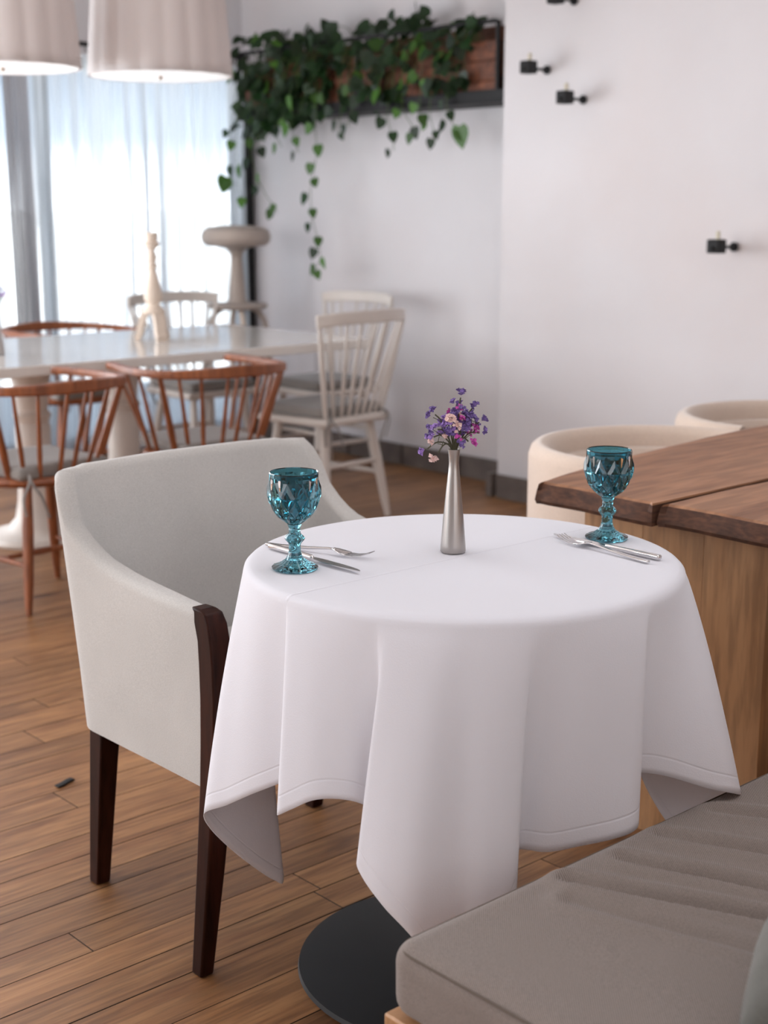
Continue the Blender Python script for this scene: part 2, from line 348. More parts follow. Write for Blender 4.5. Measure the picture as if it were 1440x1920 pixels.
# ------------------------------------------------------------------ the setting
WX0, WX1, WY0, WY1, HT = -2.5, 4.93, -2.0, 6.65, 2.7
fl = MB().box(WX0-.2, WX1+.2, WY0-.2, WY1+.2, -.06, -.014).build('floor', M['gap'], smooth=False); tag(fl, kind='structure')
count = 0; rest = MB(); y = WY0
def plank_verts(x0, x1, y0, y1, dz):
    e = .0005; b = .0009; z = dz
    return [(x0+e, y0+e, -.014), (x1-e, y0+e, -.014), (x1-e, y1-e, -.014), (x0+e, y1-e, -.014),
            (x0+e, y0+e, z-b), (x1-e, y0+e, z-b), (x1-e, y1-e, z-b), (x0+e, y1-e, z-b),
            (x0+e+b, y0+e+b, z), (x1-e-b, y0+e+b, z), (x1-e-b, y1-e-b, z), (x0+e+b, y1-e-b, z)]
PF = [(8, 9, 10, 11), (4, 5, 9, 8), (5, 6, 10, 9), (6, 7, 11, 10), (7, 4, 8, 11), (0, 1, 5, 4), (1, 2, 6, 5), (2, 3, 7, 6), (3, 0, 4, 7)]
while y < WY1:
    wd = rng.choice([.062, .088, .088, .112, .13]); y1 = min(y+wd, WY1); x = WX0-rng.random()*1.2
    while x < WX1:
        ln = rng.uniform(.8, 2.2); x1 = min(x+ln, WX1); x0 = max(x, WX0)
        if x1-x0 > .02:
            dz = -rng.random()*.0006
            vis = x1 > .9 and y1 > 1.5 and x0 < 4.95 and (y1 < 6.65) and (x1*.743-y*.669) > -2.3
            if vis and count < 292:
                m_ = MB(); m_.add([(a-x0, b-y, c) for a, b, c in plank_verts(x0, x1, y, y1, dz)], PF)
                p = m_.build('plank', M['floorwood'], fl, smooth=False); p.location = (x0, y, 0); count += 1; p.data.materials.append(M['gap'])
                for q_ in p.data.polygons: q_.material_index = 0 if q_.index == 0 else 1
            else: rest.add(plank_verts(x0, x1, y, y1, dz), PF)
        x += ln
    y = y1
if rest.v: tag(rest.build('planks', M['floorwood'], fl, smooth=False), kind='stuff')
print('planks', count)
def fixn(o):
    bm = bmesh.new(); bm.from_mesh(o.data); bmesh.ops.recalc_face_normals(bm, faces=bm.faces[:]); bm.to_mesh(o.data); bm.free()
def wallgrid(name, o, u, v, nu, nv, amp=.004, mat='plaster', th=None):
    o, u, v = Vector(o), Vector(u), Vector(v); nn = u.cross(v).normalized(); mb = MB(); vs = []
    for j in range(nv+1):
        for i in range(nu+1):
            p = o+u*i/nu+v*j/nv; e = 0 if i in (0, nu) else 1
            vs.append(p+nn*-amp*e*(noise.noise(p*1.7)+.5*noise.noise(p*5)))
    fs = [(j*(nu+1)+i, j*(nu+1)+i+1, (j+1)*(nu+1)+i+1, (j+1)*(nu+1)+i) for j in range(nv) for i in range(nu)]
    mb.add(vs, fs); b = len(mb.v)
    q = [o+nn*.12, o+u+nn*.12, o+u+v+nn*.12, o+v+nn*.12]; mb.add(q, [(3, 2, 1, 0)])
    # rim faces
    nu1 = nu+1; last = nv*nu1
    mb.f.append((b, b+1)+tuple(range(nu, -1, -1))); mb.f.append((b+1, b+2)+tuple(j*nu1+nu for j in range(nv, -1, -1)))
    mb.f.append((b+2, b+3)+tuple(last+i for i in range(0, nu1))); mb.f.append((b+3, b)+tuple(j*nu1 for j in range(0, nv+1)))
    ob = mb.build(name, M[mat]); fixn(ob); return tag(ob, kind='structure')
# right-hand wall: plastered front part (x = 4.68) and the recessed part behind the planter (x = 4.93)
wallgrid('wall_right', (4.68, WY0, 0), (0, 4.42-WY0, 0), (0, 0, HT), 70, 36, .010).scale = (1, 1, 1)
wr = bpy.data.objects['wall_right']
wallgrid('wall_right_recess', (4.93, 4.42, 0), (0, WY1-4.42, 0), (0, 0, HT), 30, 36, .006)
st = MB().box(4.68, 5.05, 4.38, 4.42, 0, HT).build('wall_right_return', M['plaster'], smooth=False, bevel=.015, seg=3); tag(st, kind='structure')
for nm, o_, u_ in (('wall_front', (WX1+.1, WY0, 0), (WX0-WX1-.1, 0, 0)), ('wall_left', (WX0, WY0, 0), (0, WY1-WY0, 0))):
    # normals point inwards; these two stand outside the frame
    if nm == 'wall_front': MBX = MB().box(WX0, WX1+.1, WY0-.12, WY0, 0, HT)
    else: MBX = MB().box(WX0-.12, WX0, WY0-.12, WY1+.1, 0, HT)
    tag(MBX.build(nm, M['plaster_plain'], smooth=False), kind='structure')
tag(MB().box(WX0-.12, WX1+.25, WY0-.12, WY1+.25, HT, HT+.12).build('ceiling', M['plaster_plain'], smooth=False), kind='structure')
# window wall at the far side: lintel, low plinth, pier at the left
wb = MB().box(WX0, WX1+.12, WY1, WY1+.14, 2.04, HT).box(WX0, 1.2, WY1, WY1+.14, 0, 2.04).box(1.2, WX1+.12, WY1, WY1+.14, 0, .04)
tag(wb.build('wall_back', M['plaster'], smooth=False), kind='structure')
wf = MB()
for x in (1.2, 2.45, 3.68, 4.885): wf.box(x, x+.045, WY1+.02, WY1+.09, .04, 2.04)
wf.box(1.2, 4.93, WY1+.02, WY1+.09, 1.99, 2.04).box(1.2, 4.93, WY1+.02, WY1+.09, .04, .09)
win = tag(wf.build('window_1', M['frame'], smooth=False), kind='structure')
for a, b in ((1.245, 2.45), (2.495, 3.68), (3.725, 4.885)): MB().box(a, b, WY1+.05, WY1+.056, .09, 1.99).build('pane', M['pane'], win, smooth=False)
tag(MB().box(4.865, 4.915, WY1-.10, WY1-.01, 0, 2.06).build('trim_1', M['black'], smooth=False), kind='structure')
# skirting of dark tiles
def skirt(name, axis, fixed, a, b, inward, tile=.42):
    base = MB()
    if axis == 'y': base.box(min(fixed, fixed+inward*.02), max(fixed, fixed+inward*.02), a, b, 0, .10)
    o = tag(base.build(name, M['gap'], smooth=False), kind='structure')
    t = a
    while t < b-.01:
        e = min(t+tile, b); x0, x1 = sorted((fixed+inward*.018, fixed+inward*(.034+rng.random()*.004)))
        MB().box(x0, x1, t+.006, e-.006, 0.001, .107+rng.random()*.003).build('tile', M['baseboard'], o, smooth=False, bevel=.002); t = e
skirt('baseboard_right', 'y', 4.93, 4.46, 6.55, -1, .42)
skirt('baseboard_front', 'y', 4.68, 1.2, 4.40, -1, .42)
rt_ = tag(MB().box(4.645, 4.92, 4.425, 4.46, 0, .108).build('baseboard_return', M['baseboard'], smooth=False, bevel=.002), kind='structure')
# outdoors, seen through the curtains
tag(MB().box(-300, 300, 6.9, 500, -.2, -.05).build('ground', M['pavement'], smooth=False), kind='structure')
# ------------------------------------------------------------------ curtains
def curtain(name, x0, x1, z0, z1, y0, mat, folds, amp, label, seed, slant=0, squeeze=0):
    r = random.Random(seed); ph = [r.uniform(0, 6.28) for _ in range(6)]; nu = int(folds*10); nv = 26; vs = []
    for j in range(nv+1):
        t = j/nv
        for i in range(nu+1):
            s = i/nu; xx = x0+(x1-x0)*s
            a = 2*PI*folds*s
            yy = amp*(math.sin(a+ph[0]+1.2*math.sin(a*.21+ph[1])+.5*t)*(.6+.4*math.sin(a*.13+ph[2]))+.35*math.sin(a*2.3+ph[3]+t))
            pinch = .35+.65*min(1, t*3)
            xx += slant*t+squeeze*math.sin(PI*t)*(.5-s)+.25*amp*math.cos(a+ph[4]+t)
            vs.append((xx, y0+yy*pinch, z1+(z0-z1)*t))
    fs = [(j*(nu+1)+i, j*(nu+1)+i+1, (j+1)*(nu+1)+i+1, (j+1)*(nu+1)+i) for j in range(nv) for i in range(nu)]
    root = thing(name, label, 'curtain', ((x0+x1)/2, y0, 0))
    m = MB(); m.add([(a-(x0+x1)/2, b-y0, c) for a, b, c in vs], fs); m.build('cloth_panel', M[mat], root, ang=180)
    k = max(3, int((x1-x0)/.14))
    for i in range(k):
        xx = x0+(x1-x0)*(i+.5)/k-(x0+x1)/2
        MB().tube([(xx, .018*math.cos(q), 2.075+.018*math.sin(q)) for q in [2*PI*h/10 for h in range(11)]], .003, 6).build('ring', M['black'], root)
    return root
curtain('curtain', 3.49, 4.83, .03, 2.045, 6.5, 'sheer', 13, .040, 'white sheer curtain right of the grey drape, glowing from the window', 3)
curtain('curtain', 2.05, 3.37, .03, 2.045, 6.5, 'sheer', 13, .040, 'bluish white sheer curtain at the left edge of the photo', 5)
curtain('drape', 3.36, 3.50, .03, 2.045, 6.47, 'drape', 4, .022, 'gathered grey drape between the two sheer curtains', 9, slant=.02)
rod = MB().tube([(1.9, 6.5, 2.093), (4.86, 6.5, 2.093)], .012, 12).build('curtain_rod', M['black'])
tag(rod, 'thin black curtain rod above the sheer curtains, behind the pendant lamps', 'curtain rod')
# ------------------------------------------------------------------ round table with cloth
TX, TY = 1.575, 1.56
rt = thing('round_table', 'small round dining table under the white cloth on a black disc base', 'table', (TX, TY, 0))
MB().lathe([(0, .715), (.335, .715), (.345, .722), (.345, .738), (.338, .744), (0, .744)], 64).build('tabletop', M['oakh'], rt)
MB().lathe([(.036, .02), (.036, .69), (.12, .70), (.12, .714)], 32, c=(.034, .055, 0)).build('pedestal', M['blackdisc'], rt)
MB().lathe([(0, 0), (.262, 0), (.266, .003), (.264, .011), (.20, .016), (.05, .022), (0, .022)], 80, c=(.034, .055, 0)).build('base_plate', M['blackdisc'], rt)
HEM = [ # phi, rho, z, edge angle
 (0, .39, .46, 0), (14, .43, .43, 13), (27, .40, .36, 27), (40, .355, .22, 42), (58, .335, .40, 58), (72, .37, .46, 72), (86, .355, .475, 86), (100, .37, .46, 100), (116, .335, .40, 115),
 (128, .325, .30, 124), (137, .300, .195, 130), (141, .315, .20, 134), (146, .355, .25, 139), (152, .41, .325, 144), (157, .432, .373, 151), (164, .41, .405, 158), (173, .385, .445, 167), (182.5, .366, .478, 176), (185.5, .376, .468, 178.3),
 (187.2, .418, .457, 178.6), (188.2, .431, .457, 180), (191, .426, .47, 183), (196, .415, .49, 188), (202, .398, .49, 196), (206.5, .385, .475, 201), (209.5, .388, .455, 204.5), (208, .42, .438, 206.5), (206.2, .441, .424, 208.5), (208, .452, .405, 211), (212, .46, .378, 216),
 (217.5, .463, .335, 221), (224, .455, .245, 226), (229, .445, .30, 231), (233.5, .432, .35, 236), (235.5, .415, .39, 240), (234.5, .385, .42, 243), (237.5, .372, .425, 247), (243, .388, .423, 252), (250, .402, .43, 259), (256, .412, .438, 266),
 (260.6, .418, .452, 273), (261.4, .395, .474, 275), (262.3, .368, .50, 277), (267.5, .378, .505, 284), (274, .40, .492, 291), (279.5, .438, .473, 300), (284, .468, .459, 309), (291, .455, .43, 316), (303, .42, .34, 322),
 (314, .42, .25, 328), (328, .385, .24, 334), (340, .36, .30, 341), (350, .36, .40, 350)]
def cloth():
    per = 7; P = []
    for ph, rh, z, e in HEM: P.append((rh*math.cos(R(ph)), rh*math.sin(R(ph)), z, e))
    # make edge angles monotone for interpolation
    n = len(P); cols = []
    for i in range(n):
        a, b, c, d = [list(P[(i+k) % n]) for k in (-1, 0, 1, 2)]
        if i == 0: a[3] -= 360
        if i+1 >= n: c[3] += 360
        if i+2 >= n: d[3] += 360
        for k in range(per):
            t = k/per; cols.append(tuple(.5*((2*q)+(-p+r)*t+(2*p-5*q+4*r-s_)*t*t+(-p+3*q-3*r+s_)*t**3) for p, q, r, s_ in zip(a, b, c, d)))
    N = len(cols); rows = []; RT = .350; zt = .7480; rc = .012; mb = MB(); uvs = []
    rings = [0.02, .08, .15, .21, .26, .30, .325, .338]
    for rr in rings:
        rows.append([(rr*math.cos(R(c[3])), rr*math.sin(R(c[3])), zt) for c in cols]); uvs.append([(c[3]/360, 1.) for c in cols])
    for q in (30, 60, 90):
        rr = RT-rc+rc*math.sin(R(q)); zz = zt-rc+rc*math.cos(R(q))
        rows.append([(rr*math.cos(R(c[3])), rr*math.sin(R(c[3])), zz) for c in cols]); uvs.append([(c[3]/360, .9) for c in cols])
    nv = 30
    for j in range(1, nv+1):
        u = j/nv; row = []; uv = []
        for i, c in enumerate(cols):
            ex, ey = RT*math.cos(R(c[3])), RT*math.sin(R(c[3])); ez = zt-rc
            f = u**.86+.02*math.sin(PI*u)
            x = ex+(c[0]-ex)*f; y_ = ey+(c[1]-ey)*f; z = ez+(c[2]-ez)*u
            p = Vector((x*3, y_*3, z*2.5)); d = .0022*noise.noise(p*2.2)*u+.011*noise.noise(Vector((math.cos(R(c[3]))*4.5, math.sin(R(c[3]))*4.5, u*.5)))*u**.8
            rr = math.hypot(x, y_); x += x/rr*d; y_ += y_/rr*d
            row.append((x, y_, z)); L = math.sqrt((c[0]-ex)**2+(c[1]-ey)**2+(c[2]-ez)**2); uv.append((c[3]/360, L*(1-u)))
        rows.append(row); uvs.append(uv)
    vs = [v for r_ in rows for v in r_]; UV = [v for r_ in uvs for v in r_]
    m = len(rows); fs = [(j*N+i, (j+1)*N+i, (j+1)*N+(i+1) % N, j*N+(i+1) % N) for j in range(m-1) for i in range(N)]
    vs.append((0, 0, zt)); UV.append((0, 1)); fs += [(m*N, i, (i+1) % N) for i in range(N)]
    vs = [(a, b, c-.7495) for a, b, c in vs]
    mb.add(vs, fs); o = mb.build('tablecloth', M['cloth'], ang=180)
    ul = o.data.uv_layers.new(name='UVMap')
    for lp in o.data.loops: ul.data[lp.index].uv = UV[lp.vertex_index]
    o.location = (TX, TY, .7495)
    sd = o.modifiers.new('solid', 'SOLIDIFY'); sd.thickness = .0014; sd.offset = 1
    tag(o, 'white square linen tablecloth hanging in folds over the round table', 'tablecloth'); return o
cloth()
TZ = .7505
# ------------------------------------------------------------------ goblets
def make_goblet(loc, label):
    root = thing('goblet', label, 'glass', loc, 0, 'teal goblets on the round table'); root.scale = (.935, .935, .93)
    # foot and stem, fluted
    prof = [(0, .003), (.020, .002), (.036, 0), (.0385, .002), (.0388, .004), (.036, .006), (.024, .0105), (.0155, .0165), (.0118, .0235), (.0098, .032), (.0102, .037), (.0095, .040), (.0105, .044),
            (.0150, .049), (.0165, .0525), (.0148, .056), (.0102, .060), (.0095, .064), (.0102, .067), (.0095, .070), (.0118, .0755), (.0120, .0775), (0, .0775)]
    def rf(a, j, r, z):
        if 5 <= j <= 7: return r*(1+.035*math.cos(a*18))
        if 12 <= j <= 16: return r*(1+.05*math.cos(a*8))
        return r
    MB().lathe(prof, 72, rf=rf).build('stem', M['teal'], root, ang=25)
    # bowl: staggered diamond facets outside, smooth inside
    def ro(z):
        pts = [(.0765, .0110), (.082, .0185), (.090, .0275), (.100, .0345), (.112, .0395), (.125, .0425), (.140, .0432), (.152, .0425), (.163, .0408)]
        for (a, ra), (b, rb) in zip(pts, pts[1:]):
            if z <= b: t = (z-a)/(b-a); return ra+(rb-ra)*t
        return pts[-1][1]
    N = 10; zs = [.0765, .0875, .103, .126, .151]; vs = []; fs = []
    ring = []
    for k, z in enumerate(zs):
        off = .5*(k % 2); ring.append(len(vs))
        for i in range(N):
            a = 2*PI*(i+off)/N; r = ro(z)*(1.0 if k else 1); vs.append((r*math.cos(a)*.955, r*math.sin(a)*.955, z))
    def V(k, i): return ring[k]+(i % N)
    for k in range(len(zs)-2):         # a diamond spans rings k, k+1, k+2
        o = k % 2
        for i in range(N):
            b = V(k, i); t = V(k+2, i)
            l_ = V(k+1, i-1 if o == 0 else i); r_ = V(k+1, i if o == 0 else i+1)
            a = 2*PI*(i+.5*o)/N; zc = zs[k+1]; c = len(vs); rr = ro(zc)*1.055; sp = .5
            vs.append((rr*math.cos(a), rr*math.sin(a), zc))
            # inner small facet points
            ids = []
            for q in (b, r_, t, l_):
                p = [vs[c][h]*(1-sp)+vs[q][h]*sp for h in range(3)]; rad = math.hypot(p[0], p[1]); tgt = ro(p[2])*1.042
                ids.append(len(vs)); vs.append((p[0]*tgt/rad, p[1]*tgt/rad, p[2]))
            out = (b, r_, t, l_)
            for h in range(4): fs.append((out[h], out[(h+1) % 4], ids[(h+1) % 4], ids[h]))
            for h in range(4): fs.append((ids[h], ids[(h+1) % 4], c))
    # top zig-zag triangles up to a plain rim
    K = len(zs)-1; rim = len(vs); M2 = 2*N
    for zz, rr in ((.157, ro(.157)*.972), (.163, .0408), (.1648, .0400), (.163, .0390)):
        for i in range(M2):
            a = 2*PI*i/M2; vs.append((rr*math.cos(a), rr*math.sin(a), zz))
    o = K % 2
    # between rings K-1 and K
    def rimv(i): return rim+(i % M2)
    offK = o; offL = (K-1) % 2
    for i in range(N):
        top = V(K, i); topn = V(K, i+1); low = V(K-1, i+1 if offL == 0 else i)
        if offK == 0 : low = V(K-1, i)
        else: low = V(K-1, i+1)
        # angular indices in half steps
        a0 = 2*i+offK; fs.append((top, low, topn)) 
        fs.append((top, topn, rimv(a0+2), rimv(a0+1), rimv(a0)))
    for j in range(3):
        for i in range(M2): fs.append((rim+j*M2+i, rim+j*M2+(i+1) % M2, rim+(j+1)*M2+(i+1) % M2, rim+(j+1)*M2+i))
    inn = [(.0395, .150), (.0400, .138), (.0385, .123), (.0350, .110), (.0290, .099), (.0210, .090), (.0110, .085), (.0, .084)]
    prev = rim+3*M2
    for (r, z) in inn:
        cur = len(vs)
        if r == 0:
            vs.append((0, 0, z)); fs += [(prev+i, prev+(i+1) % M2, cur) for i in range(M2)]; break
        for i in range(M2): a = 2*PI*i/M2; vs.append((r*math.cos(a), r*math.sin(a), z))
        fs += [(prev+i, prev+(i+1) % M2, cur+(i+1) % M2, cur+i) for i in range(M2)]; prev = cur
    # close the bottom ring 0 with teeth to ring 1
    for i in range(N): fs.append((V(0, i), V(0, i+1), V(1, i)))
    fs.append(tuple(V(0, i) for i in range(N))[::-1])
    m = MB(); m.add(vs, fs); bo = m.build('bowl', M['teal'], root, smooth=True, ang=14)
    bm = bmesh.new(); bm.from_mesh(bo.data); bmesh.ops.recalc_face_normals(bm, faces=bm.faces[:]); bm.to_mesh(bo.data); bm.free(); bo.data.set_sharp_from_angle(angle=R(9))
    return root
g0 = make_goblet((1.332, 1.686, TZ), 'teal faceted goblet nearest the beige armchair')
dup(g0, (1.853, 1.494, TZ), R(17), 'teal faceted goblet on the side of the brown wooden table')
# ------------------------------------------------------------------ cutlery
def make_knife():
    root = thing('knife', '', 'knife', group='table knives on the round table')
    MB().sweep([(0, 0, .0048), (0, .02, .0048), (0, .105, .0048), (0, .112, .0045)], [.011, .0115, .0095, .006], [.0085, .009, .008, .006], upv=(0, 0, 1)).build('handle', M['cutlery'], root, bevel=.003, seg=3)
    out = crom([(-.003, .108), (-.0045, .12), (-.006, .14), (-.0055, .19), (-.003, .215), (.002, .2265), (.0045, .215), (.0075, .19), (.0085, .16), (.0075, .125), (.003, .108)], 4, closed=False)
    n = len(out); m = MB(); m.add([(x, y, .0052) for x, y in out]+[(x, y, .0036) for x, y in out], [tuple(range(n))[::-1], tuple(range(n, 2*n))]+[(i, (i+1) % n, (i+1) % n+n, i+n) for i in range(n)])
    m.build('blade', M['cutlery'], root, smooth=False)
    return root
def make_fork():
    root = thing('fork', '', 'fork', group='table forks on the round table')
    MB().sweep([(0, 0, .003), (0, .03, .003), (0, .08, .0055), (0, .12, .009), (0, .133, .0085)], [.008, .0085, .0065, .005, .006], [.0045, .0045, .004, .0035, .003]).build('handle', M['cutlery'], root, bevel=.0015)
    m = MB(); W = [(.128, .006, .0090), (.136, .014, .0075), (.145, .0225, .0050), (.156, .0245, .0030)]
    vs = []; 
    for y, wd, z in W:
        for k in range(5):
            s = -1+k*.5; vs.append((s*wd/2, y, z+.002*s*s))
    fs = [(a*5+k, a*5+k+1, (a+1)*5+k+1, (a+1)*5+k) for a in range(3) for k in range(4)]
    m.add(vs, fs); m.build('head', M['cutlery'], root, solid=.0014)
    for k in range(4):
        x = -.0092+.0062*k
        MB().sweep([(x, .154, .0035), (x, .170, .0032), (x, .184, .0055), (x*.96, .2, .0115)], [.0036, .0030, .0026, .0014], .0014).build('tine', M['cutlery'], root, smooth=False)
    return root
def place(o, a, b, z=TZ, label=None):
    o.location = (a[0], a[1], z); o.rotation_euler = (0, 0, math.atan2(-(b[0]-a[0]), b[1]-a[1]))
    if label: o['label'] = label
kn = make_knife(); place(kn, (1.384, 1.818), (1.386, 1.590), label='steel knife lying behind the teal goblet near the armchair')
fk = make_fork(); place(fk, (1.392, 1.838), (1.462, 1.644), label='steel fork beside the knife near the armchair, prongs on the vase side')
k2 = dup(kn, (0, 0, 0), 0, ''); place(k2, (1.795, 1.337), (1.795, 1.56), label='steel knife on the side of the brown wooden table')
f2 = dup(fk, (0, 0, 0), 0, ''); place(f2, (1.764, 1.336), (1.783, 1.556), label='steel fork on the side of the brown wooden table')
# ------------------------------------------------------------------ bud vases and dried flowers
def make_vase(loc, label):
    prof = [(0, .001), (.0195, 0), (.0208, .002), (.0203, .012), (.0168, .055), (.0125, .10), (.0088, .135), (.0080, .147), (.0088, .160), (.0098, .168), (.0100, .1695), (.0092, .1695), (.0080, .160), (.0070, .147), (.0075, .130), (.0, .125)]
    o = MB().lathe(prof, 48).build('bud_vase', M['steel'], ang=60); o.location = loc
    return tag(o, label, 'vase', 'steel bud vases')
va = make_vase((1.592, 1.600, TZ), 'tall slim steel bud vase in the middle of the round table')
def blossoms(mb, p, d, size, r, n=5):
    p = Vector(p); d = Vector(d).normalized()
    for i in range(n):
        q = (d+Vector((r.uniform(-1, 1), r.uniform(-1, 1), r.uniform(-.8, .9)))*.75).normalized(); c = p+q*size*r.uniform(.2, .75)+d*size*.3
        u = q.orthogonal().normalized(); v = q.cross(u); k = 7; h = size*r.uniform(.32, .52)
        vs = [c-q*h*.5]; 
        for j in range(k):
            a = 2*PI*j/k; rr = h*.28; vs.append(c+(u*math.cos(a)+v*math.sin(a))*rr)
        for j in range(k):
            a = 2*PI*j/k; rr = h*(.52+.16*(j % 2)); vs.append(c+(u*math.cos(a)+v*math.sin(a))*rr+q*h*(.45+.14*(j % 2)))
        vs.append(c+q*h*.25)
        fs = [(0, 1+(j+1) % k, 1+j) for j in range(k)]+[(1+j, 1+(j+1) % k, 1+k+(j+1) % k, 1+k+j) for j in range(k)]+[(1+k+j, 1+k+(j+1) % k, 1+2*k) for j in range(k)]
        mb.add(vs, fs)
def sprig(base, loc, tip, col, name, label, seed, size=.008, heads=3, z0=.13, group='dried flowers in the middle vase', bend=.0):
    r = random.Random(seed); root = thing(name, label, 'flower', loc, 0, group)
    tip = Vector(tip); a = Vector((r.uniform(-.002, .002), r.uniform(-.002, .002), z0)); nk = Vector((tip.x*.12, tip.y*.12, .172))
    mid = nk.lerp(tip, .55)+Vector((0, 0, .010+bend))
    pts = crom([tuple(a), tuple(nk), tuple(mid), tuple(tip)], 5, closed=False)
    st = MB().tube(pts, .0012, 6); bl = MB(); blossoms(bl, tip, tip-mid+Vector((0, 0, .004)), size, r, 9)
    for k in range(heads):
        t = r.uniform(.45, .9); q = Vector(pts[5+int(t*9)]); e = q+Vector((r.uniform(-1, 1), r.uniform(-1, 1), r.uniform(.2, 1)))*.011
        st.tube([q, (q+e)/2+Vector((0, 0, .001)), e], .0006, 5); blossoms(bl, e, e-q, size*.9, r, 8)
    st.build('stem', M['drystem'], root); bl.build('blossoms', M[col], root, smooth=False)
    return root
# tips in (right of photo, towards camera, up) turned into room axes
RTV = Vector((math.sin(R(48)), -math.cos(R(48)), 0)); FWV = Vector((math.cos(R(48)), math.sin(R(48)), 0))
def rf_(a, b, z): v = RTV*a-FWV*b; return (v.x, v.y, z)
SP = [('violet', .010, -.006, .252, 'tallest violet statice sprig in the bouquet'), ('violet', .028, .004, .236, 'violet statice sprig right of the magenta one'), ('magenta', .006, .008, .228, 'magenta statice sprig near the top of the bouquet'),
      ('violet', -.031, .003, .226, 'violet statice sprig standing out to the upper left'), ('lilac', -.013, .006, .214, 'lilac statice sprig left of the magenta one'), ('violet', .040, .004, .213, 'violet statice sprig standing out to the right'),
      ('lilac', -.027, .010, .203, 'lilac statice sprig at middle left of the bouquet'), ('violet', .039, .008, .197, 'violet statice sprig low on the right side'), ('violet', -.033, .006, .190, 'violet statice sprig low on the left side'),
      ('blush', -.005, .014, .212, 'pale pink flower in the centre of the bouquet'), ('lilac', .015, .014, .200, 'lilac statice sprig in the centre front'), ('violet', .023, .012, .218, 'violet statice sprig centre right'),
      ('lilac', -.043, .006, .171, 'lilac sprig drooping furthest left over the vase rim'), ('blush', -.026, .010, .165, 'pinkish sprig drooping left of the vase neck'), ('magenta', .022, .012, .184, 'dull pink sprig low right beside the vase neck'), ('violet', .006, .012, .183, 'dark violet sprig just above the vase rim')]
for i, (c_, a, b, z, lb) in enumerate(SP):
    sprig(None, va.location, rf_(a, b, z), c_, 'statice_sprig' if c_ != 'blush' else 'pink_flower', lb, 100+i, size=.0125 if c_ != 'blush' else .015, heads=4 if z > .18 else 2)
vb = make_vase((2.530, 4.990, .752), 'steel bud vase on the long white table at the left photo edge')
for i, (c_, a, b, z) in enumerate([('violet', .004, 0, .245), ('magenta', .02, .005, .215), ('lilac', .03, .0, .225), ('violet', -.01, .0, .22), ('violet', .018, .0, .235)]):
    sprig(None, vb.location, rf_(a, b, z), c_, 'statice_sprig', ['violet', 'magenta', 'lilac', 'second violet', 'third violet'][i]+' statice sprig in the vase at the left photo edge', 140+i, size=.014, heads=3, group='dried flowers in the vase on the long table')
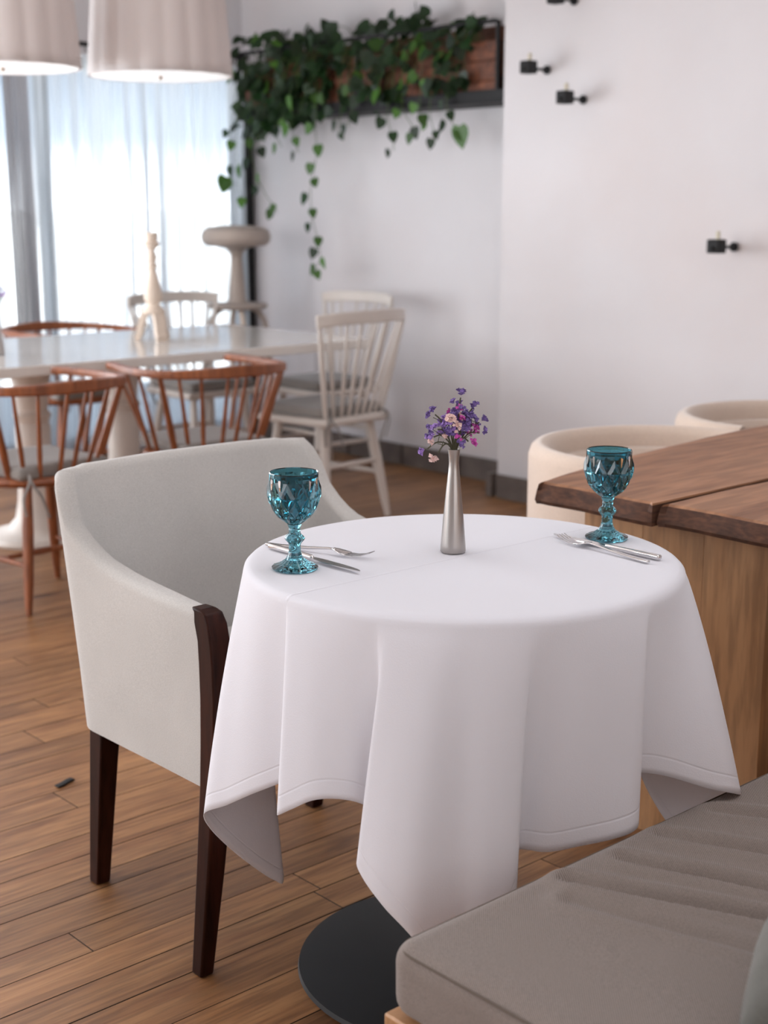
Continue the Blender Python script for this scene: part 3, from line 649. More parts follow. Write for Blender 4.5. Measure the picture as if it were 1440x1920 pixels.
# ------------------------------------------------------------------ beige armchair
def armchair():
    root = thing('armchair', 'beige linen armchair with curved dark wooden arm fronts beside the round table', 'armchair', (1.590, 2.093, 0), PI)
    # local: front is +y
    hw, yf, yb, rc_ = .308, .212, -.225, .078
    path = []   # outer plan path from left-front round the back to right-front
    for t in [i/14 for i in range(15)]: path.append((-hw, yf+(yb+rc_-yf)*t, 'a', t))
    for q in range(1, 7): a = PI+PI/2*q/7; path.append((-hw+rc_+rc_*math.cos(a), yb+rc_+rc_*math.sin(a), 'c', q/7))
    for t in [i/10 for i in range(11)]: path.append((-(hw-rc_)+2*(hw-rc_)*t, yb, 'b', 1))
    for q in range(1, 7): a = 1.5*PI+PI/2*q/7; path.append((hw-rc_+rc_*math.cos(a), yb+rc_+rc_*math.sin(a), 'c', 1-q/7))
    for t in [1-i/14 for i in range(15)]: path.append((hw, yf+(yb+rc_-yf)*t, 'a', t))
    n = len(path)
    def top(t):       # arm top height front to back
        pts = [(0, .648), (.25, .651), (.45, .656), (.62, .664), (.78, .677), (.9, .698), (1.0, .736)]
        for (a, za), (b, zb) in zip(pts, pts[1:]):
            if t <= b: return za+(zb-za)*(t-a)/(b-a)
        return .736
    z0 = .338; m = MB(); vs = []; SEC = 16
    for i, (x, y_, k, t) in enumerate(path):
        zt = top(t) if k == 'a' else (.736+.084*min(1, t/.38)**.75 if k == 'c' else .822+.004*math.sin(PI*(x+hw)/(2*hw)))
        # normal pointing outward in plan
        a, b = path[max(i-1, 0)], path[min(i+1, n-1)]; tx, ty = b[0]-a[0], b[1]-a[1]; L = math.hypot(tx, ty); nx, ny = ty/L, -tx/L
        if nx*x+ny*(y_-.05) < 0: nx, ny = -nx, -ny
        th = .042+.030*t if k == 'a' else .072
        tt = .040+.010*math.sin(PI*t) if k == 'a' else .040
        pr = []
        zr = .017
        lean = lambda z: max(0, (z-z0))/(.82-z0)
        for s in range(5): z = z0+(zt-zr-z0)*s/4; pr.append((0, z))
        for s in range(1, 6): q = PI/2*s/5; pr.append((-(1-math.cos(q))*zr, zt-zr+zr*math.sin(q)))
        for s in range(0, 5): q = PI/2*s/5; pr.append((-tt+zr-math.sin(q)*zr, zt-zr+zr*math.cos(q)))
        pr.append((-tt, zt-zr*1.02)); pr.append((-(tt*.8+th*.2), zt-.07)); pr.append((-(tt*.4+th*.6), zt*.6+z0*.4)); pr.append((-th, z0))
        for d, z in pr:
            lx = .022*lean(z) if k != 'a' else .022*lean(z)*t
            back = .065*lean(z)**1.2*(1 if k != 'a' else t**2)
            vs.append((x+nx*(d+lx*.6), y_+ny*(d)-(back if k != 'a' else back), z+.002*noise.noise(Vector((x*8, y_*8, z*8)))))
        SEC = len(pr)
    fs = [(i*SEC+j, (i+1)*SEC+j, (i+1)*SEC+(j+1) % SEC, i*SEC+(j+1) % SEC) for i in range(n-1) for j in range(SEC)]
    fs += [tuple(range(SEC)), tuple((n-1)*SEC+j for j in range(SEC))[::-1]]
    m.add(vs, fs); sh = m.build('upholstered_shell', M['linen'], root, ang=50)
    bm = bmesh.new(); bm.from_mesh(sh.data); bmesh.ops.recalc_face_normals(bm, faces=bm.faces[:]); bm.to_mesh(sh.data); bm.free()
    MB().rbox(.255, .20, .055, .03, c=(0, .03, .425), n=(6, 6, 1)).build('seat_cushion', M['linen'], root)
    MB().box(-.25, .25, -.18, .20, .345, .37).build('seat_frame', M['mahogany'], root, bevel=.003)
    for s in (-1, 1):   # front legs run up as curved arm fronts
        P = [(.655, .222, .026), (.648, .238, .034), (.630, .246, .042), (.60, .252, .040), (.56, .256, .042), (.50, .257, .042), (.42, .253, .041), (.34, .247, .040), (.2, .238, .036), (.0, .228, .029)]
        vs = []
        for z, yfr, d in P:
            wd = .042 if z > .3 else .042-.014*(.3-z)/.3
            wd = {.655: .032, .648: .037, .630: .040, .60: .041}.get(z, wd)
            xo = .313 if z > .3 else .313+.022*(.3-z)/.3
            vs += [(s*xo, yfr, z), (s*(xo-wd), yfr, z), (s*(xo-wd), yfr-d, z), (s*xo, yfr-d, z)]
        k = len(P); fs = [(i*4+j, i*4+(j+1) % 4, (i+1)*4+(j+1) % 4, (i+1)*4+j) for i in range(k-1) for j in range(4)]+[(0, 1, 2, 3), tuple((k-1)*4+j for j in range(4))[::-1]]
        q = MB(); q.add(vs, fs); o = q.build('leg', M['mahogany'], root, bevel=.004, seg=3)
        bm = bmesh.new(); bm.from_mesh(o.data); bmesh.ops.recalc_face_normals(bm, faces=bm.faces[:]); bm.to_mesh(o.data); bm.free()
        q = MB(); vs = []
        for z, d in ((.36, .044), (.0, .030)):
            yy = -.160-(.36-z)*.135; xx = .272
            for a, b in ((-1, -1), (1, -1), (1, 1), (-1, 1)): vs.append((s*xx+a*d/2, yy+b*d/2, z))
        q.add(vs, [(3, 2, 1, 0)[::-1], (4, 5, 6, 7)[::-1]]+[(j, (j+1) % 4, 4+(j+1) % 4, 4+j)[::-1] for j in range(4)]); o = q.build('leg', M['mahogany'], root, bevel=.003)
        bm = bmesh.new(); bm.from_mesh(o.data); bmesh.ops.recalc_face_normals(bm, faces=bm.faces[:]); bm.to_mesh(o.data); bm.free()
armchair()
# ------------------------------------------------------------------ bench with cushion and pillow
bench = thing('bench', 'light oak bench frame under the long taupe cushion', 'bench', (2.1, .80, 0))
MB().box(-1.065, 1.0, -.36, .350, .305, .352).build('seat_board', M['oakh'], bench, bevel=.003)
MB().box(-1.065, 1.0, -.40, -.362, .30, .86).build('back_board', M['oakh'], bench, bevel=.003)
for x, y_ in ((-.98, .27), (.93, .27), (-.98, -.30), (.93, -.30)): MB().box(x-.03, x+.03, y_-.03, y_+.03, 0, .304).build('leg', M['oakh'], bench, bevel=.003)
def wr_disp(p):
    q = p.copy()
    if p.z > .02:
        X, Y = p.x+.97, p.y   # wrinkles fan out diagonally from under the tablecloth
        h = 0
        for k, (x0, y0, x1, y1, a) in enumerate([(.26, .28, .42, -.10, .012), (.36, .27, .46, .0, .011), (.46, .28, .58, .0, .009), (.58, .28, .72, .04, .008), (.22, .24, .32, -.10, .006)]):
            dx, dy = x1-x0, y1-y0; L2 = dx*dx+dy*dy; t = ((X-x0)*dx+(Y-y0)*dy)/L2; tc = max(0, min(1, t)); px, py = x0+dx*tc, y0+dy*tc
            d = math.hypot(X-px, Y-py); h -= a*math.exp(-(d/.010)**2)*math.sin(PI*min(1, max(0, .08+tc*.9)))-a*.6*math.exp(-((d-.022)/.012)**2)
        q.z += h+.006*max(0, 1-(p.x/.95)**2)*max(0, 1-(p.y/.3)**2)
    q.x += .0025*noise.noise(p*9); q.y += .0025*noise.noise(p*7+Vector((5, 0, 0)))
    return q
bc = thing('bench_cushion', 'long taupe twill seat cushion lying on the oak bench', 'cushion', (2.018, .815, .4035))
MB().rbox(.985, .328, .0495, .028, n=(300, 96, 4), disp=wr_disp).build('cushion_body', M['twill'], bc, ang=180)
z_ = .0385; e = .9805; f = .3235; rr = .032; loop = []
for cx, cy, a0 in ((e-rr, f-rr, 0), (-e+rr, f-rr, 90), (-e+rr, -f+rr, 180), (e-rr, -f+rr, 270)):
    for q in range(7): a = R(a0+15*q); loop.append((cx+rr*math.cos(a), cy+rr*math.sin(a), z_))
loop.append(loop[0])
M['seam'] = plain('brown seam', (.13, .10, .08), .9)
MB().tube(loop, .0016, 6).build('seam', M['seam'], bc)
# pillow
def pillow():
    root = thing('throw_pillow', 'crumpled sage grey pillow on the bench cushion at the lower right', 'pillow', (1.306, .622, .533), 0)
    n = 30; vs = []
    for s in (1, -1):
        for j in range(n+1):
            for i in range(n+1):
                u, v = -1+2*i/n, -1+2*j/n
                th = .085*((1-abs(u)**2.2)*(1-abs(v)**2.2))**.5
                x = u*.17*(1-.07*v*v); y_ = v*.17*(1-.07*u*u)
                p = Vector((x*9, y_*9, s*2)); d = .013*noise.noise(p)+.010*abs(noise.noise(p*2.2))
                edge = min(1, 6*(1-max(abs(u), abs(v))))
                vs.append((x, y_, s*(th+edge*d)))
    N = n+1; fs = [(j*N+i, j*N+i+1, (j+1)*N+i+1, (j+1)*N+i) for j in range(n) for i in range(n)]
    fs += [tuple(k+N*N for k in f_[::-1]) for f_ in fs]
    m = MB(); m.add(vs, fs); o = m.build('pillow_cover', M['sage'], root, ang=180)
    bm = bmesh.new(); bm.from_mesh(o.data); bmesh.ops.remove_doubles(bm, verts=bm.verts[:], dist=.0008); bm.to_mesh(o.data); bm.free()
    root.rotation_euler = (R(-10), R(2), R(24))
    return root
pillow()
# ------------------------------------------------------------------ brown slab table
bt = thing('slab_table', 'brown wooden table with a waney edge and light oak panel base', 'table', (2.18, 2.07, 0))
def slab(name, x0, x1, y0, y1, z0, z1, seed, name_far=False):
    r = random.Random(seed); n = 60; prof = [(-.0, z0, .006), (-.0, z0+.008, .0), (0, z1-.018, .005), (0, z1-.004, .012), (0, z1, .018)]
    # left end (x0) is waney; far edge y1 slightly
    pts = []
    for i in range(n+1): t = i/n; pts.append((x1+(x0-x1)*t, y1, 0, 1))
    for i in range(1, 25): t = i/25; pts.append((x0, y1+(y0-y1)*t, -1, 0))
    pts.append((x0, y0, 0, -1))
    for i in range(1, n+1): t = i/n; pts.append((x0+(x1-x0)*t, y0, 0, -1))
    vs = []; K = len(prof); L = len(pts)
    for (x, yo, nx, ny) in pts:
        for j, (_, z, ins) in enumerate(prof):
            y_ = yo
            w_ = (.010*noise.noise(Vector((x*3, y_*5, seed)))+.003*noise.noise(Vector((x*20, y_*22, z*40)))) if (nx or ny > 0) else 0
            if ny > 0:
                bx = x-x0; y_ = y1-.12*max(0, 1-bx/.75)**1.5+.03*min(1, max(0, (bx-.6)/.8)) if name_far else y_
            elif nx and name_far: y_ = y0+(y_-y0)*(y1-.12-y0)/(y1-y0)
            cx = ins*.9 if nx else 0; cy = -ins*.9 if ny > 0 else 0
            vs.append((x-nx*(-w_)+cx if nx else x, y_+(w_ if ny > 0 else 0)+cy, z))
    fs = [(i*K+j, i*K+j+1, (i+1)*K+j+1, (i+1)*K+j) for i in range(L-1) for j in range(K-1)]
    fs += [(((L-1)*K+j), (L-1)*K+j+1, j+1, j) for j in range(K-1)]
    fs += [tuple(i*K+K-1 for i in range(L)), tuple(i*K for i in range(L))[::-1]]
    m = MB(); m.add([(a-2.18, b-2.07, c) for a, b, c in vs], fs); o = m.build(name, M['walnut'], bt, ang=22)
    o.data.materials.append(M['bark'])
    bm = bmesh.new(); bm.from_mesh(o.data); bmesh.ops.recalc_face_normals(bm, faces=bm.faces[:]); bm.to_mesh(o.data); bm.free()
    for p in o.data.polygons:
        if len(p.vertices) == 4 and min(o.data.vertices[q].co.z for q in p.vertices) < z1-.012 and max(o.data.vertices[q].co.z for q in p.vertices) > z0+.001: p.material_index = 1
    return o
slab('top_slab', 2.185, 4.05, 1.652, 2.075, .694, .740, 3, True)
slab('top_slab', 2.192, 4.05, 1.20, 1.646, .695, .7395, 8)
# base: oak boards side by side plus darker inner block
for a, b in ((1.46, 1.609), (1.6095, 1.7595), (1.76, 1.915)):
    MB().box(2.30-2.18, 2.335-2.18, a-2.07, b-2.07, 0, .693).build('base_board', M['oak'], bt, bevel=.0006, seg=1)
MB().box(2.336-2.18, 3.6-2.18, 1.50-2.07, 1.86-2.07, 0.0, .69).build('base_box', M['oak'], bt, bevel=.002)
# ------------------------------------------------------------------ cream tub chairs
def tub(loc, rot, label):
    root = thing('tub_chair', label, 'armchair', loc, rot, 'cream tub chairs behind the brown table')
    Rr = .335; th = .052; zt = .725; zb = .30; path = []
    for i in range(33):      # front (local +y) is open; arc from +x arm round the back to -x arm
        a = R(6)-(PI+R(12))*i/32; path.append((math.cos(a), math.sin(a)))
    pr = [(0, zb), (0, .45), (0, .60), (-.000, zt-.03), (-.006, zt-.012), (-.018, zt-.002), (-.032, zt), (-.045, zt-.008), (-th, zt-.024), (-th, .6), (-th, .45), (-th, zb), (-th*.5, zb-.01)]
    vs = [((Rr+d)*c, (Rr+d)*s_, z) for c, s_ in path for d, z in pr]; K = len(pr); L = len(path)
    fs = [(i*K+j, (i+1)*K+j, (i+1)*K+(j+1) % K, i*K+(j+1) % K) for i in range(L-1) for j in range(K)]+[tuple(range(K)), tuple((L-1)*K+j for j in range(K))[::-1]]
    m = MB(); m.add(vs, fs); o = m.build('shell', M['creamboucle'], root, ang=60)
    bm = bmesh.new(); bm.from_mesh(o.data); bmesh.ops.recalc_face_normals(bm, faces=bm.faces[:]); bm.to_mesh(o.data); bm.free()
    MB().lathe([(0, .31), (.26, .31), (.275, .33), (.275, .40), (.26, .425), (0, .43)], 40).build('seat_base', M['creamboucle'], root)
    MB().lathe([(0, .431), (.25, .431), (.27, .445), (.272, .475), (.25, .50), (.15, .508), (0, .51)], 40).build('seat_cushion', M['creamboucle'], root)
    # inner back pad, lower than the shell rim
    pv = []
    ring = [(Rr-th-.001, .505), (Rr-th-.001, .66), (Rr-th-.012, .672), (Rr-th-.035, .668), (Rr-th-.048, .64), (Rr-th-.05, .52)]
    arcs = [R(-8)-(PI-R(16))*i/24 for i in range(25)]
    for a in arcs:
        for r_, z in ring: pv.append((r_*math.cos(a), r_*math.sin(a), z))
    K = len(ring); L = len(arcs)
    fs = [(i*K+j, (i+1)*K+j, (i+1)*K+(j+1) % K, i*K+(j+1) % K) for i in range(L-1) for j in range(K)]+[tuple(range(K)), tuple((L-1)*K+j for j in range(K))[::-1]]
    m = MB(); m.add(pv, fs); o = m.build('back_pad', M['creamboucle'], root, ang=60)
    bm = bmesh.new(); bm.from_mesh(o.data); bmesh.ops.recalc_face_normals(bm, faces=bm.faces[:]); bm.to_mesh(o.data); bm.free()
    for sx in (-1, 1):
        for sy in (-1, 1): MB().tube([(sx*.20, sy*.20, .30), (sx*.225, sy*.225, 0)], [.02, .013], 12).build('leg', M['redwood'], root)
    return root
t0 = tub((2.86, 2.135, 0), R(180), 'cream tub chair behind the corner of the brown table')
dup(t0, (3.555, 2.20, 0), R(180), 'cream tub chair further along, at the right photo edge')
# ------------------------------------------------------------------ long white table
wt = thing('long_table', 'long glossy white table on turned pedestals by the window', 'table', (3.0, 5.1, 0))
MB().box(-1.9, 1.055, -.53, .54, .712, .75).build('tabletop', M['whitetable'], wt, bevel=.004, seg=3)
for px, py in ((-.31, -.04), (.14, .02), (-1.5, 0)):
    MB().lathe([(0, 0), (.20, 0), (.205, .012), (.195, .03), (.12, .05), (.085, .09), (.072, .16), (.066, .30), (.07, .45), (.062, .47), (.075, .50), (.06, .52), (.07, .62), (.09, .70), (.11, .711), (0, .711)], 40, c=(px, py, 0)).build('pedestal', M['whitewood'], wt)
# turned candlestick
cs = thing('candlestick', 'turned bleached wood candlestick on three feet on the long white table', 'candlestick', (3.312, 5.126, .751)); cs.scale = (.9, .9, .93)
MB().lathe([(0, .12), (.052, .12), (.056, .128), (.050, .140), (.034, .15), (.030, .165), (.040, .18), (.043, .20), (.040, .225), (.030, .265), (.021, .30), (.017, .318), (.024, .326), (.024, .336), (.017, .345), (.022, .358), (.024, .37), (.020, .382), (.016, .39), (.014, .402), (.022, .41),
            (.036, .425), (.038, .435), (.028, .44), (.030, .45), (.031, .475), (.026, .48), (0, .478)], 36).build('column', M['limewash'], cs)
for k in range(3):
    a = R(20+120*k); d = Vector((math.cos(a), math.sin(a), 0))
    pts = [d*.02+Vector((0, 0, .135)), d*.045+Vector((0, 0, .11)), d*.060+Vector((0, 0, .07)), d*.066+Vector((0, 0, .035)), d*.082+Vector((0, 0, .008)), d*.088+Vector((0, 0, .006))]
    MB().sweep(crom([tuple(p) for p in pts], 4, closed=False), .045, .028, upv=(0.01, 0.02, 1)).build('foot', M['limewash'], cs, bevel=.006)
# ------------------------------------------------------------------ spindle chairs
def cushion(parent, hw, hd, z, mat='greycushion', ties=True):
    c = MB().rbox(hw, hd, .021, .018, c=(0, .01, z+.021), n=(6, 6, 1), disp=lambda p: Vector((p.x, p.y, p.z*(1+.25*(1-(p.x/hw)**2))))).build('seat_cushion', M[mat], parent)
    if ties:
        for s in (-1, 1):
            t = MB(); t.tube(crom([(s*hw*.8, -hd+.01, z+.02), (s*hw*.9, -hd-.035, z-.005), (s*hw*.75, -hd-.045, z-.05), (s*hw*.6, -hd-.04, z-.12)], 5, closed=False), .005, 6, flat=.4)
            t.tube(crom([(s*hw*.8, -hd+.01, z+.02), (s*hw*.95, -hd-.03, z+.0), (s*hw*1.05, -hd-.02, z-.05), (s*hw*.98, -hd-.01, z-.11)], 5, closed=False), .005, 6, flat=.4)
            t.build('tie', M['greycushion'], c)
    return c
def red_chair(loc, rot, label, group):
    root = thing('spindle_armchair', label, 'chair', loc, rot, group)
    # seat (local front = +y)
    def srad(a): return .215*(1+.06*math.cos(2*a))
    vs = []; N = 40
    prof = [(.0, .412), (.88, .412), (.97, .42), (1, .43), (.98, .441), (.93, .445), (.7, .440), (0, .436)]
    m = MB(); m.lathe([(max(r, 1e-7)*.215, z) for r, z in prof], N, rf=lambda a, j, r, z: r*(1+.07*math.cos(2*a))); m.build('seat', M['redwood'], root)
    cushion(root, .175, .175, .441)
    P = [(-.245, .24, .735), (-.268, .10, .735), (-.268, -.06, .735), (-.225, -.185, .737), (-.12, -.25, .74), (0, -.268, .742), (.12, -.25, .74), (.225, -.185, .737), (.268, -.06, .735), (.268, .10, .735), (.245, .24, .735)]
    pts = crom(P, 5, closed=False); n = len(pts)
    W = [.030+.012*abs(2*i/(n-1)-1)**3 for i in range(n)]; Hh = [.026+.016*math.exp(-((i/(n-1)-.5)/.16)**2) for i in range(n)]
    MB().sweep(pts, W, Hh).build('bow_rail', M['redwood'], root, bevel=.007, seg=3)
    L = n-1
    for k in range(14):
        t = .06+.88*k/13; p = Vector(pts[int(t*L)]); a = math.atan2(p.y, p.x)
        a2 = a; q = Vector((.190*(1+.07*math.cos(2*a2))*math.cos(a2), .190*(1+.07*math.cos(2*a2))*math.sin(a2), .44))
        d = p-Vector((0, 0, .01)); pp = [q.lerp(d, s) for s in (0, .3, .6, 1)]
        thick = 1.55 if k in (3, 10) else 1
        MB().tube(pp, [.0065*thick, .0085*thick, .007*thick, .0055*thick], 10).build('spindle', M['redwood'], root)
    F = {}
    for sx in (-1, 1):
        for sy in (-1, 1):
            a = Vector((sx*.12, sy*.12, .415)); b = Vector((sx*.175, sy*.175, 0)); F[sx, sy] = (a, b)
            MB().tube([a, a.lerp(b, .35), a.lerp(b, .75), b], [.014, .0185, .0165, .010], 14).build('leg', M['redwood'], root)
    for sx in (-1, 1):
        a = F[sx, -1][0].lerp(F[sx, -1][1], .62); b = F[sx, 1][0].lerp(F[sx, 1][1], .62); MB().tube([a, (a+b)/2, b], [.007, .011, .007], 10).build('stretcher', M['redwood'], root)
    a = F[-1, -1][0].lerp(F[-1, 1][1], .5); MB().tube([(-.153, 0, .158), (0, 0, .158), (.153, 0, .158)], [.007, .011, .007], 10).build('stretcher', M['redwood'], root)
    return root
GR = 'reddish brown spindle armchairs round the long white table'
rc0 = red_chair((2.28, 4.27, 0), R(5), 'reddish brown spindle armchair at the left photo edge, near side of the white table', GR)
dup(rc0, (2.955, 4.265, 0), R(-5), 'reddish brown spindle armchair directly behind the beige armchair')
dup(rc0, (3.36, 5.93, 0), R(180), 'reddish brown spindle armchair on the window side of the white table')
def white_chair(loc, rot, label, group):
    root = thing('spindle_chair', label, 'chair', loc, rot, group)
    m = MB(); m.rbox(.21, .20, .016, .014, c=(0, 0, .436), n=(6, 6, 1), disp=lambda p: Vector((p.x*(1-.08*(p.y < 0)*(-p.y/.2)), p.y, p.z))).build('seat', M['whitewood'], root)
    cushion(root, .185, .175, .453)
    P = [(-.262, -.215, .855), (-.17, -.265, .865), (0, -.29, .868), (.17, -.265, .865), (.262, -.215, .855)]
    pts = crom(P, 5, closed=False); MB().sweep(pts, .017, .052).build('crest_rail', M['whitewood'], root, bevel=.006, seg=3)
    n = len(pts)-1
    for k in range(9):
        t = .05+.90*k/8; p = Vector(pts[int(round(t*n))])-Vector((0, 0, .02)); x = -.165+.33*k/8; q = Vector((x, -.165-.015*math.cos(x*8), .448))
        th = 1.5 if k in (0, 8) else 1
        MB().tube([q, q.lerp(p, .35), q.lerp(p, .7), p], [.006*th, .0085*th, .007*th, .0055*th], 10).build('spindle', M['whitewood'], root)
    F = {}
    for sx in (-1, 1):
        for sy in (-1, 1):
            a = Vector((sx*.14, sy*.13, .425)); b = Vector((sx*.185, sy*.195, 0)); F[sx, sy] = (a, b)
            MB().tube([a, a.lerp(b, .4), a.lerp(b, .8), b], [.016, .021, .018, .012], 14).build('leg', M['whitewood'], root)
    for sx in (-1, 1):
        a = F[sx, -1][0].lerp(F[sx, -1][1], .55); b = F[sx, 1][0].lerp(F[sx, 1][1], .55); MB().tube([a, (a+b)/2, b], [.008, .012, .008], 10).build('stretcher', M['whitewood'], root)
    for sy, f_ in ((-1, .42), (1, .42)):
        a = F[-1, sy][0].lerp(F[-1, sy][1], f_); b = F[1, sy][0].lerp(F[1, sy][1], f_); MB().tube([a, (a+b)/2, b], [.008, .012, .008], 10).build('stretcher', M['whitewood'], root)
    return root
GW = 'off white spindle chairs round the long white table'
wc0 = white_chair((3.82, 4.62, 0), R(6), 'off white spindle chair nearest, its back to the camera at the table corner', GW)
dup(wc0, (4.39, 5.32, 0), R(90), 'off white spindle chair at the end of the white table by the plastered wall')
dup(wc0, (3.93, 5.68, 0), R(180), 'off white spindle chair on the window side, behind the candlestick')
# ------------------------------------------------------------------ stool with mushroom lamp
sx_, sy_ = 4.487, 6.139
stl = thing('side_stool', 'small beige wooden stool with splayed legs in the corner by the window', 'stool', (sx_, sy_, 0), R(20))
MB().lathe([(0, .775), (.14, .775), (.158, .785), (.160, .797), (.152, .804), (0, .805)], 40).build('seat', M['ceramic'], stl)
for k in range(4):
    a = R(45+90*k); c_, s_ = math.cos(a), math.sin(a)
    MB().tube(crom([(c_*.08, s_*.08, .78), (c_*.125, s_*.125, .74), (c_*.155, s_*.155, .65), (c_*.18, s_*.18, .3), (c_*.20, s_*.20, 0)], 4, closed=False), .014, 10).build('leg', M['ceramic'] if k % 2 else M['limewash'], stl)
ml = thing('mushroom_lamp', 'beige stoneware table lamp with a flat mushroom cap on the stool', 'lamp', (sx_, sy_, .806))
MB().lathe([(0, 0), (.052, 0), (.054, .006), (.046, .02), (.040, .10), (.034, .18), (.031, .235), (0, .235)], 36).build('base', M['ceramic'], ml)
MB().lathe([(0, .236), (.031, .236), (.036, .262), (.060, .285), (.11, .292), (.155, .298), (.178, .318), (.183, .345), (.172, .375), (.14, .393), (.08, .40), (0, .402)], 48).build('cap', M['ceramic'], ml)
# ------------------------------------------------------------------ wall candle holders
def sconce(loc, label):
    root = thing('wall_candle_holder', label, 'candle holder', loc, 0, 'black candle holders on the plastered wall')
    MB().tube([(0, 0, 0), (-.085, 0, 0)], .006, 10).lathe([(0, -.0), (.016, 0), (.016, .006), (0, .006)], 16).build('arm', M['black'], root)
    MB().lathe([(0, -.004), (.018, -.004), (.018, .004), (0, .004)], 20).build('wall_plate', M['black'], root).rotation_euler = (0, R(90), 0)
    MB().rbox(.027, .027, .026, .005, c=(-.112, 0, .004), n=(0, 0, 0)).build('cup', M['black'], root)
    MB().tube([(-.139, 0, -.004), (-.152, 0, -.004)], .008, 10).build('stub', M['black'], root)
    MB().lathe([(0, .03), (.0085, .03), (.0085, .058), (.004, .061), (0, .061)], 16, c=(-.105, 0, 0)).build('candle', M['candlewax'], root)
    return root
s0 = sconce((4.673, 4.17, 1.863), 'black candle holder nearest the planter shelf')
for y_, z, lb in ((3.967, 1.732, 'black candle holder below and right of the one by the planter shelf'), (3.20, 1.152, 'lowest black candle holder, alone on the right part of the wall'),
                  (4.03, 2.125, 'black candle holder cut by the top edge of the photo'), (2.925, 1.374, 'black candle holder cut by the right edge of the photo')):
    dup(s0, (4.673, y_, z), 0, lb)
# ------------------------------------------------------------------ pendant lamps
def pendant(loc, label):
    root = thing('pendant_lamp', label, 'lamp', loc, 0, 'pleated pendant lamps over the long white table')
    N = 24*6; r0, r1, h = .295, .262, .40; vs = []
    rows = 8
    for j in range(rows+1):
        t = j/rows
        for i in range(N):
            a = 2*PI*i/N; r = r0+(r1-r0)*t; fl_ = abs(math.sin(a*9)); k = 1-.035*(1-fl_)
            vs.append((r*k*math.cos(a), r*k*math.sin(a), h*t))
    fs = [(j*N+i, j*N+(i+1) % N, (j+1)*N+(i+1) % N, (j+1)*N+i) for j in range(rows) for i in range(N)]
    m = MB(); m.add(vs, fs); m.build('lamp_shade', M['shade'], root, solid=.003, ang=70)
    MB().lathe([(0, .001), (.280, .001), (.282, .003), (.28, .006), (0, .006)], 48).build('diffuser', M['diffuser'], root)
    MB().lathe([(0, -.012), (.006, -.010), (.009, -.003), (.006, .004), (.012, .008), (0, .011)], 16).build('finial', M['brass'], root)
    MB().lathe([(.262, .396), (.265, .40), (.262, .404), (.02, .41), (0, .41)], 48).build('top_plate', M['whitewood'], root)
    top = HT-loc[2]
    MB().tube([(0, 0, .41), (0, 0, top-.02)], .004, 8).build('cord', M['black'], root)
    MB().lathe([(0, top-.03), (.05, top-.028), (.055, top-.002), (0, top-.001)], 24).build('ceiling_rose', M['whitewood'], root)
    l_ = light('pendant_bulb', 'POINT', (0, 0, .2), (0, 0, 0), .8, (1, .85, .74)); l_.data.shadow_soft_size = .06; l_.parent = root
    return root
p0 = pendant((3.368, 5.102, 1.82), 'pleated pale pendant lamp hanging nearer the planter')
dup(p0, (2.690, 5.147, 1.815), 0, 'pleated pale pendant lamp cut by the left photo edge')
# ------------------------------------------------------------------ planter shelf with pothos
ps = thing('planter_shelf', 'black steel wall shelf carrying rust brown planter boxes', 'shelf', (4.81, 5.45, 1.75))
Y0, Y1 = 4.435-5.45, 6.40-5.45
MB().box(-.115, .112, Y0, Y1, 0, .012).box(-.115, -.103, Y0, Y1, .012, .056).box(.10, .112, Y0, Y1, .012, .056).build('ledge', M['black'], ps, bevel=.002)
for yy in (Y0+.04, Y0+.98, Y1-.03): MB().box(-.112, -.096, yy, yy+.018, .056, .345).build('post', M['black'], ps, bevel=.002)
MB().box(-.112, -.096, Y0+.058, Y1, .335, .352).build('top_rail', M['black'], ps, bevel=.002)
MB().box(.09, .111, Y0+.03, Y1, .056, .352).build('back_board', M['terracotta'], ps, bevel=.002)
def planter(y0, y1, label):
    root = thing('planter_box', label, 'planter', (4.80, (y0+y1)/2, 1.763), 0, 'rust brown planter boxes on the black shelf')
    h = (y1-y0)/2; nb = 3
    for k in range(nb): MB().box(-.084, -.070, -h, h, k*.085, k*.085+.082).build('board', M['terracotta'], root, bevel=.003)
    MB().box(.075, .088, -h, h, 0, .25).box(-.07, .075, -h, -h+.012, 0, .25).box(-.07, .075, h-.012, h, 0, .25).box(-.07, .075, -h+.012, h-.012, 0, .01).build('box_walls', M['terracotta'], root)
    MB().box(-.068, .073, -h+.013, h-.013, .01, .225).build('soil', M['soil'], root)
    return root
LB = ['rust brown planter box at the bare right end of the shelf', 'rust brown planter box second from the right end of the shelf', 'rust brown planter box in the middle of the shelf', 'rust brown planter box left of the middle one, under dense leaves', 'rust brown planter box by the black corner post']
edges = [4.50, 4.87, 5.24, 5.61, 5.98, 6.35]
for i in range(5): planter(edges[i]+.005, edges[i+1]-.005, LB[i])
def leaf_mesh(name, mat):
    P = [(0, 0, 0), (.30, -.10, .03), (.50, .12, .02), (.50, .42, -.02), (.32, .78, -.07), (0, 1.15, -.16), (-.32, .78, -.07), (-.50, .42, -.02), (-.50, .12, .02), (-.30, -.10, .03), (0, .35, -.05), (0, .75, -.10)]
    F_ = [(0, 1, 2, 10), (10, 2, 3), (10, 3, 4, 11), (11, 4, 5), (0, 10, 8, 9), (10, 7, 8), (10, 11, 6, 7), (11, 5, 6)]
    n = len(P); v = [(a*.06, b*.06, c*.06) for a, b, c in P]; v2 = [(a, b, c-.0006) for a, b, c in v]
    m = MB(); m.add(v+v2, F_+[tuple(i+n for i in f_[::-1]) for f_ in F_]+[(i, i+n, (i % 9+1)+n if i < 9 else n, i % 9+1 if i < 9 else 0) for i in range(0, 10)])
    return m
LM = {}
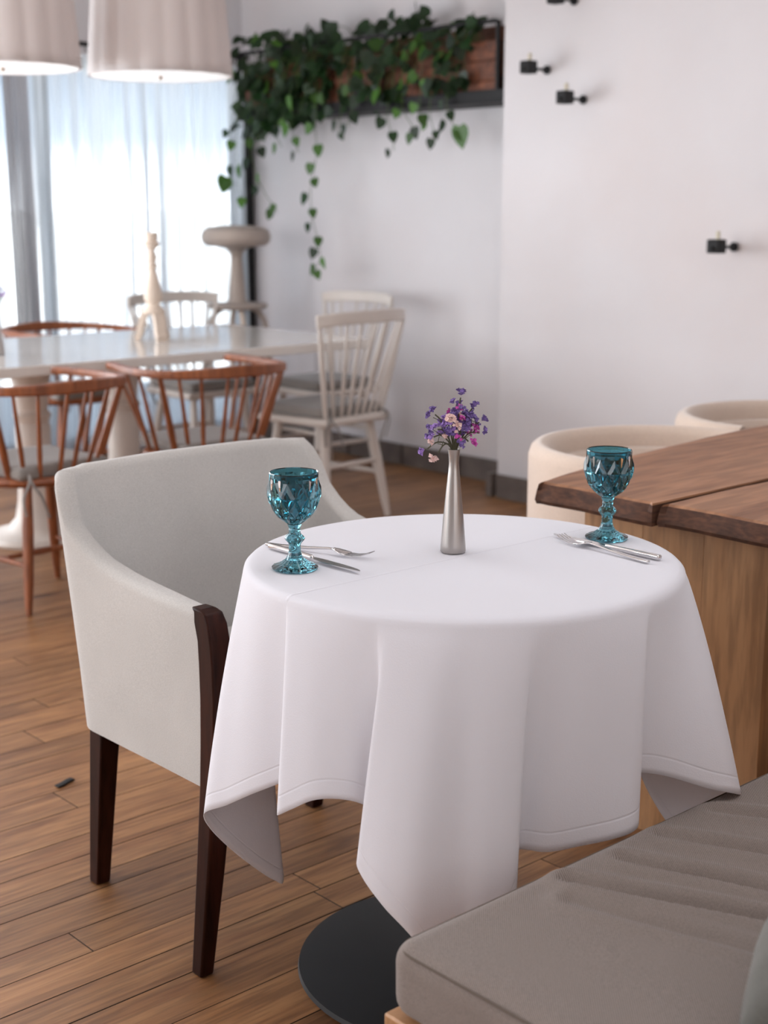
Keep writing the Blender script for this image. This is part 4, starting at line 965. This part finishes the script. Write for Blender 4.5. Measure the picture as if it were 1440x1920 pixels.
for k in ('leafdark', 'leaflite'):
    o = leaf_mesh('leaf', k).build('leaf', M[k], ang=60); LM[k] = o.data; bpy.data.objects.remove(o)
def add_leaf(root, p, d, size, k, r):
    # d: direction of the leaf tip; the blade's face looks mostly to the room (-x) and up
    d = Vector(d).normalized(); nrm = (Vector((-1, -.25, .45))+Vector((r.uniform(-.6, .6), r.uniform(-.7, .7), r.uniform(-.5, .5)))).normalized()
    x = d.cross(nrm).normalized(); z = x.cross(d).normalized(); m = Matrix((x, d, z)).transposed().to_4x4()
    o = bpy.data.objects.new('leaf', LM[k]); C.objects.link(o); o.parent = root
    o.matrix_local = Matrix.Translation(p) @ m @ Matrix.Diagonal((size, size, size, 1))
    return o
PLB = ['sparse pothos at the right end of the shelf, one big leaf on a short vine', 'pothos second from the right with short trailing vines', 'pothos in the middle of the shelf spilling over rust brown boards', 'dense pothos with the longest vine hanging down the white wall', 'dense dark pothos in the corner over the black post']
# trailing vines in (room y, z) at the front of the shelf
VN = {0: [[(4.72, 2.02), (4.74, 1.80), (4.73, 1.70), (4.68, 1.63)], [(4.80, 2.0), (4.86, 1.78), (4.85, 1.66), (4.80, 1.60)]],
      1: [[(5.05, 2.0), (5.06, 1.78), (5.00, 1.68), (4.94, 1.63)], [(5.12, 2.0), (5.15, 1.75), (5.12, 1.62), (5.10, 1.56)], [(4.95, 2.0), (4.93, 1.8), (4.90, 1.7)]],
      2: [[(5.38, 2.0), (5.42, 1.78), (5.43, 1.68)], [(5.52, 2.0), (5.50, 1.75), (5.52, 1.64)]],
      3: [[(5.70, 2.0), (5.66, 1.75), (5.68, 1.55), (5.73, 1.40), (5.70, 1.25), (5.68, 1.12), (5.66, 1.03), (5.72, .98)], [(5.85, 2.0), (5.86, 1.75), (5.84, 1.62), (5.80, 1.57)], [(5.95, 2.0), (6.0, 1.72), (5.95, 1.60)]],
      4: [[(6.2, 2.0), (6.24, 1.7), (6.18, 1.5), (6.10, 1.38), (6.04, 1.30), (6.0, 1.27)], [(6.30, 2.0), (6.40, 1.75), (6.42, 1.55), (6.43, 1.42)], [(6.15, 2.0), (6.16, 1.72), (6.12, 1.58)], [(6.35, 2.0), (6.33, 1.7), (6.34, 1.45), (6.30, 1.33)]]}
for i in range(5):
    r = random.Random(40+i); yc = (edges[i]+edges[i+1])/2
    root = thing('pothos', PLB[i], 'plant', (4.80, yc, 1.99), 0, 'trailing pothos plants in the planter boxes')
    st = MB(); dens = [46, 80, 84, 125, 140][i]
    for q in range(dens):      # leaves of the crown, over the front boards
        ly = r.uniform(-.19, .20); lz = r.uniform(-.22, .17) if i > 0 else r.uniform(-.16, .14)
        if i == 0: ly = r.uniform(-.03, .20)
        if i == 4: ly = r.uniform(-.20, .16); lz = r.uniform(-.30, .18)
        if i == 3: lz = r.uniform(-.26, .18)
        if i in (2,) and ly > -.05 and -.20 < lz < -.02 and r.random() < .75: continue
        if i in (1,) and ly < .04 and -.20 < lz < -.04 and r.random() < .6: continue
        lx = -.085-r.random()*.11 if lz < .02 else r.uniform(-.17, .03)
        base = Vector((r.uniform(-.04, .03), ly*.7, -.01)); tip = Vector((lx, ly, lz))
        mid = (base+tip)/2+Vector((0, 0, .07+max(0, -lz)*.3)); mid.x = min(mid.x, -.09) if lz < 0 else mid.x
        if q % 2 == 0: st.tube(crom([tuple(base), tuple(mid), tuple(tip)], 3, closed=False), .0018, 5)
        add_leaf(root, tip, (r.uniform(-.6, .1), r.uniform(-.8, .8), -1+r.random()*.9 if lz < .05 else r.uniform(-.4, .7)), r.uniform(.7, 1.2), 'leafdark' if r.random() < .92 else 'leaflite', r)
    for vn in VN[i]:
        pts = [(-.03, vn[0][0]-yc, .0), (-.10, (vn[0][0]*.5+vn[1][0]*.5)-yc, .04)]
        for (yy, zz) in vn[1:]: pts.append((-.145+r.uniform(-.015, .015), yy-yc, zz-1.99))
        pp = crom(pts, 6, closed=False); st.tube(pp, .0017, 5)
        nl = 0
        for k in range(10, len(pp), 3):
            if r.random() < .10: continue
            p = Vector(pp[k]); s = 1 if (nl % 2) else -1; nl += 1
            far = k/len(pp); e_ = p+Vector((-.012, s*.025, -.008)); st.tube([p, (p+e_)/2+Vector((0, 0, .006)), e_], .0011, 4)
            add_leaf(root, e_, (r.uniform(-.3, .1), s*r.uniform(.1, .7), -1), r.uniform(.75, 1.15)*(1-.25*far), 'leaflite' if r.random() < (.35 if zz > 1.5 else .75) else 'leafdark', r)
    if i == 0: add_leaf(root, Vector((-.15, 4.66-yc, 1.655-1.99)), (0, -.1, -1), 1.5, 'leaflite', r)
    if i == 4: add_leaf(root, Vector((-.15, 6.44-yc, 1.46-1.99)), (0, .5, -1), 1.5, 'leaflite', r)
    st.build('stems', M['stem'], root)
# dark knot-hole mark in the boards, modelled as a thin black chip
o = MB().rbox(.026, .008, .0025, .002, n=(3, 1, 0), disp=lambda p: p+Vector((0, .003*math.sin(p.x*90), 0))).build('floor_mark', M['black']); o.location = (1.51, 2.776, .0035); o.rotation_euler = (0, 0, R(12))
tag(o, 'tiny black knot mark on the floorboards left of the beige armchair', 'floor mark')
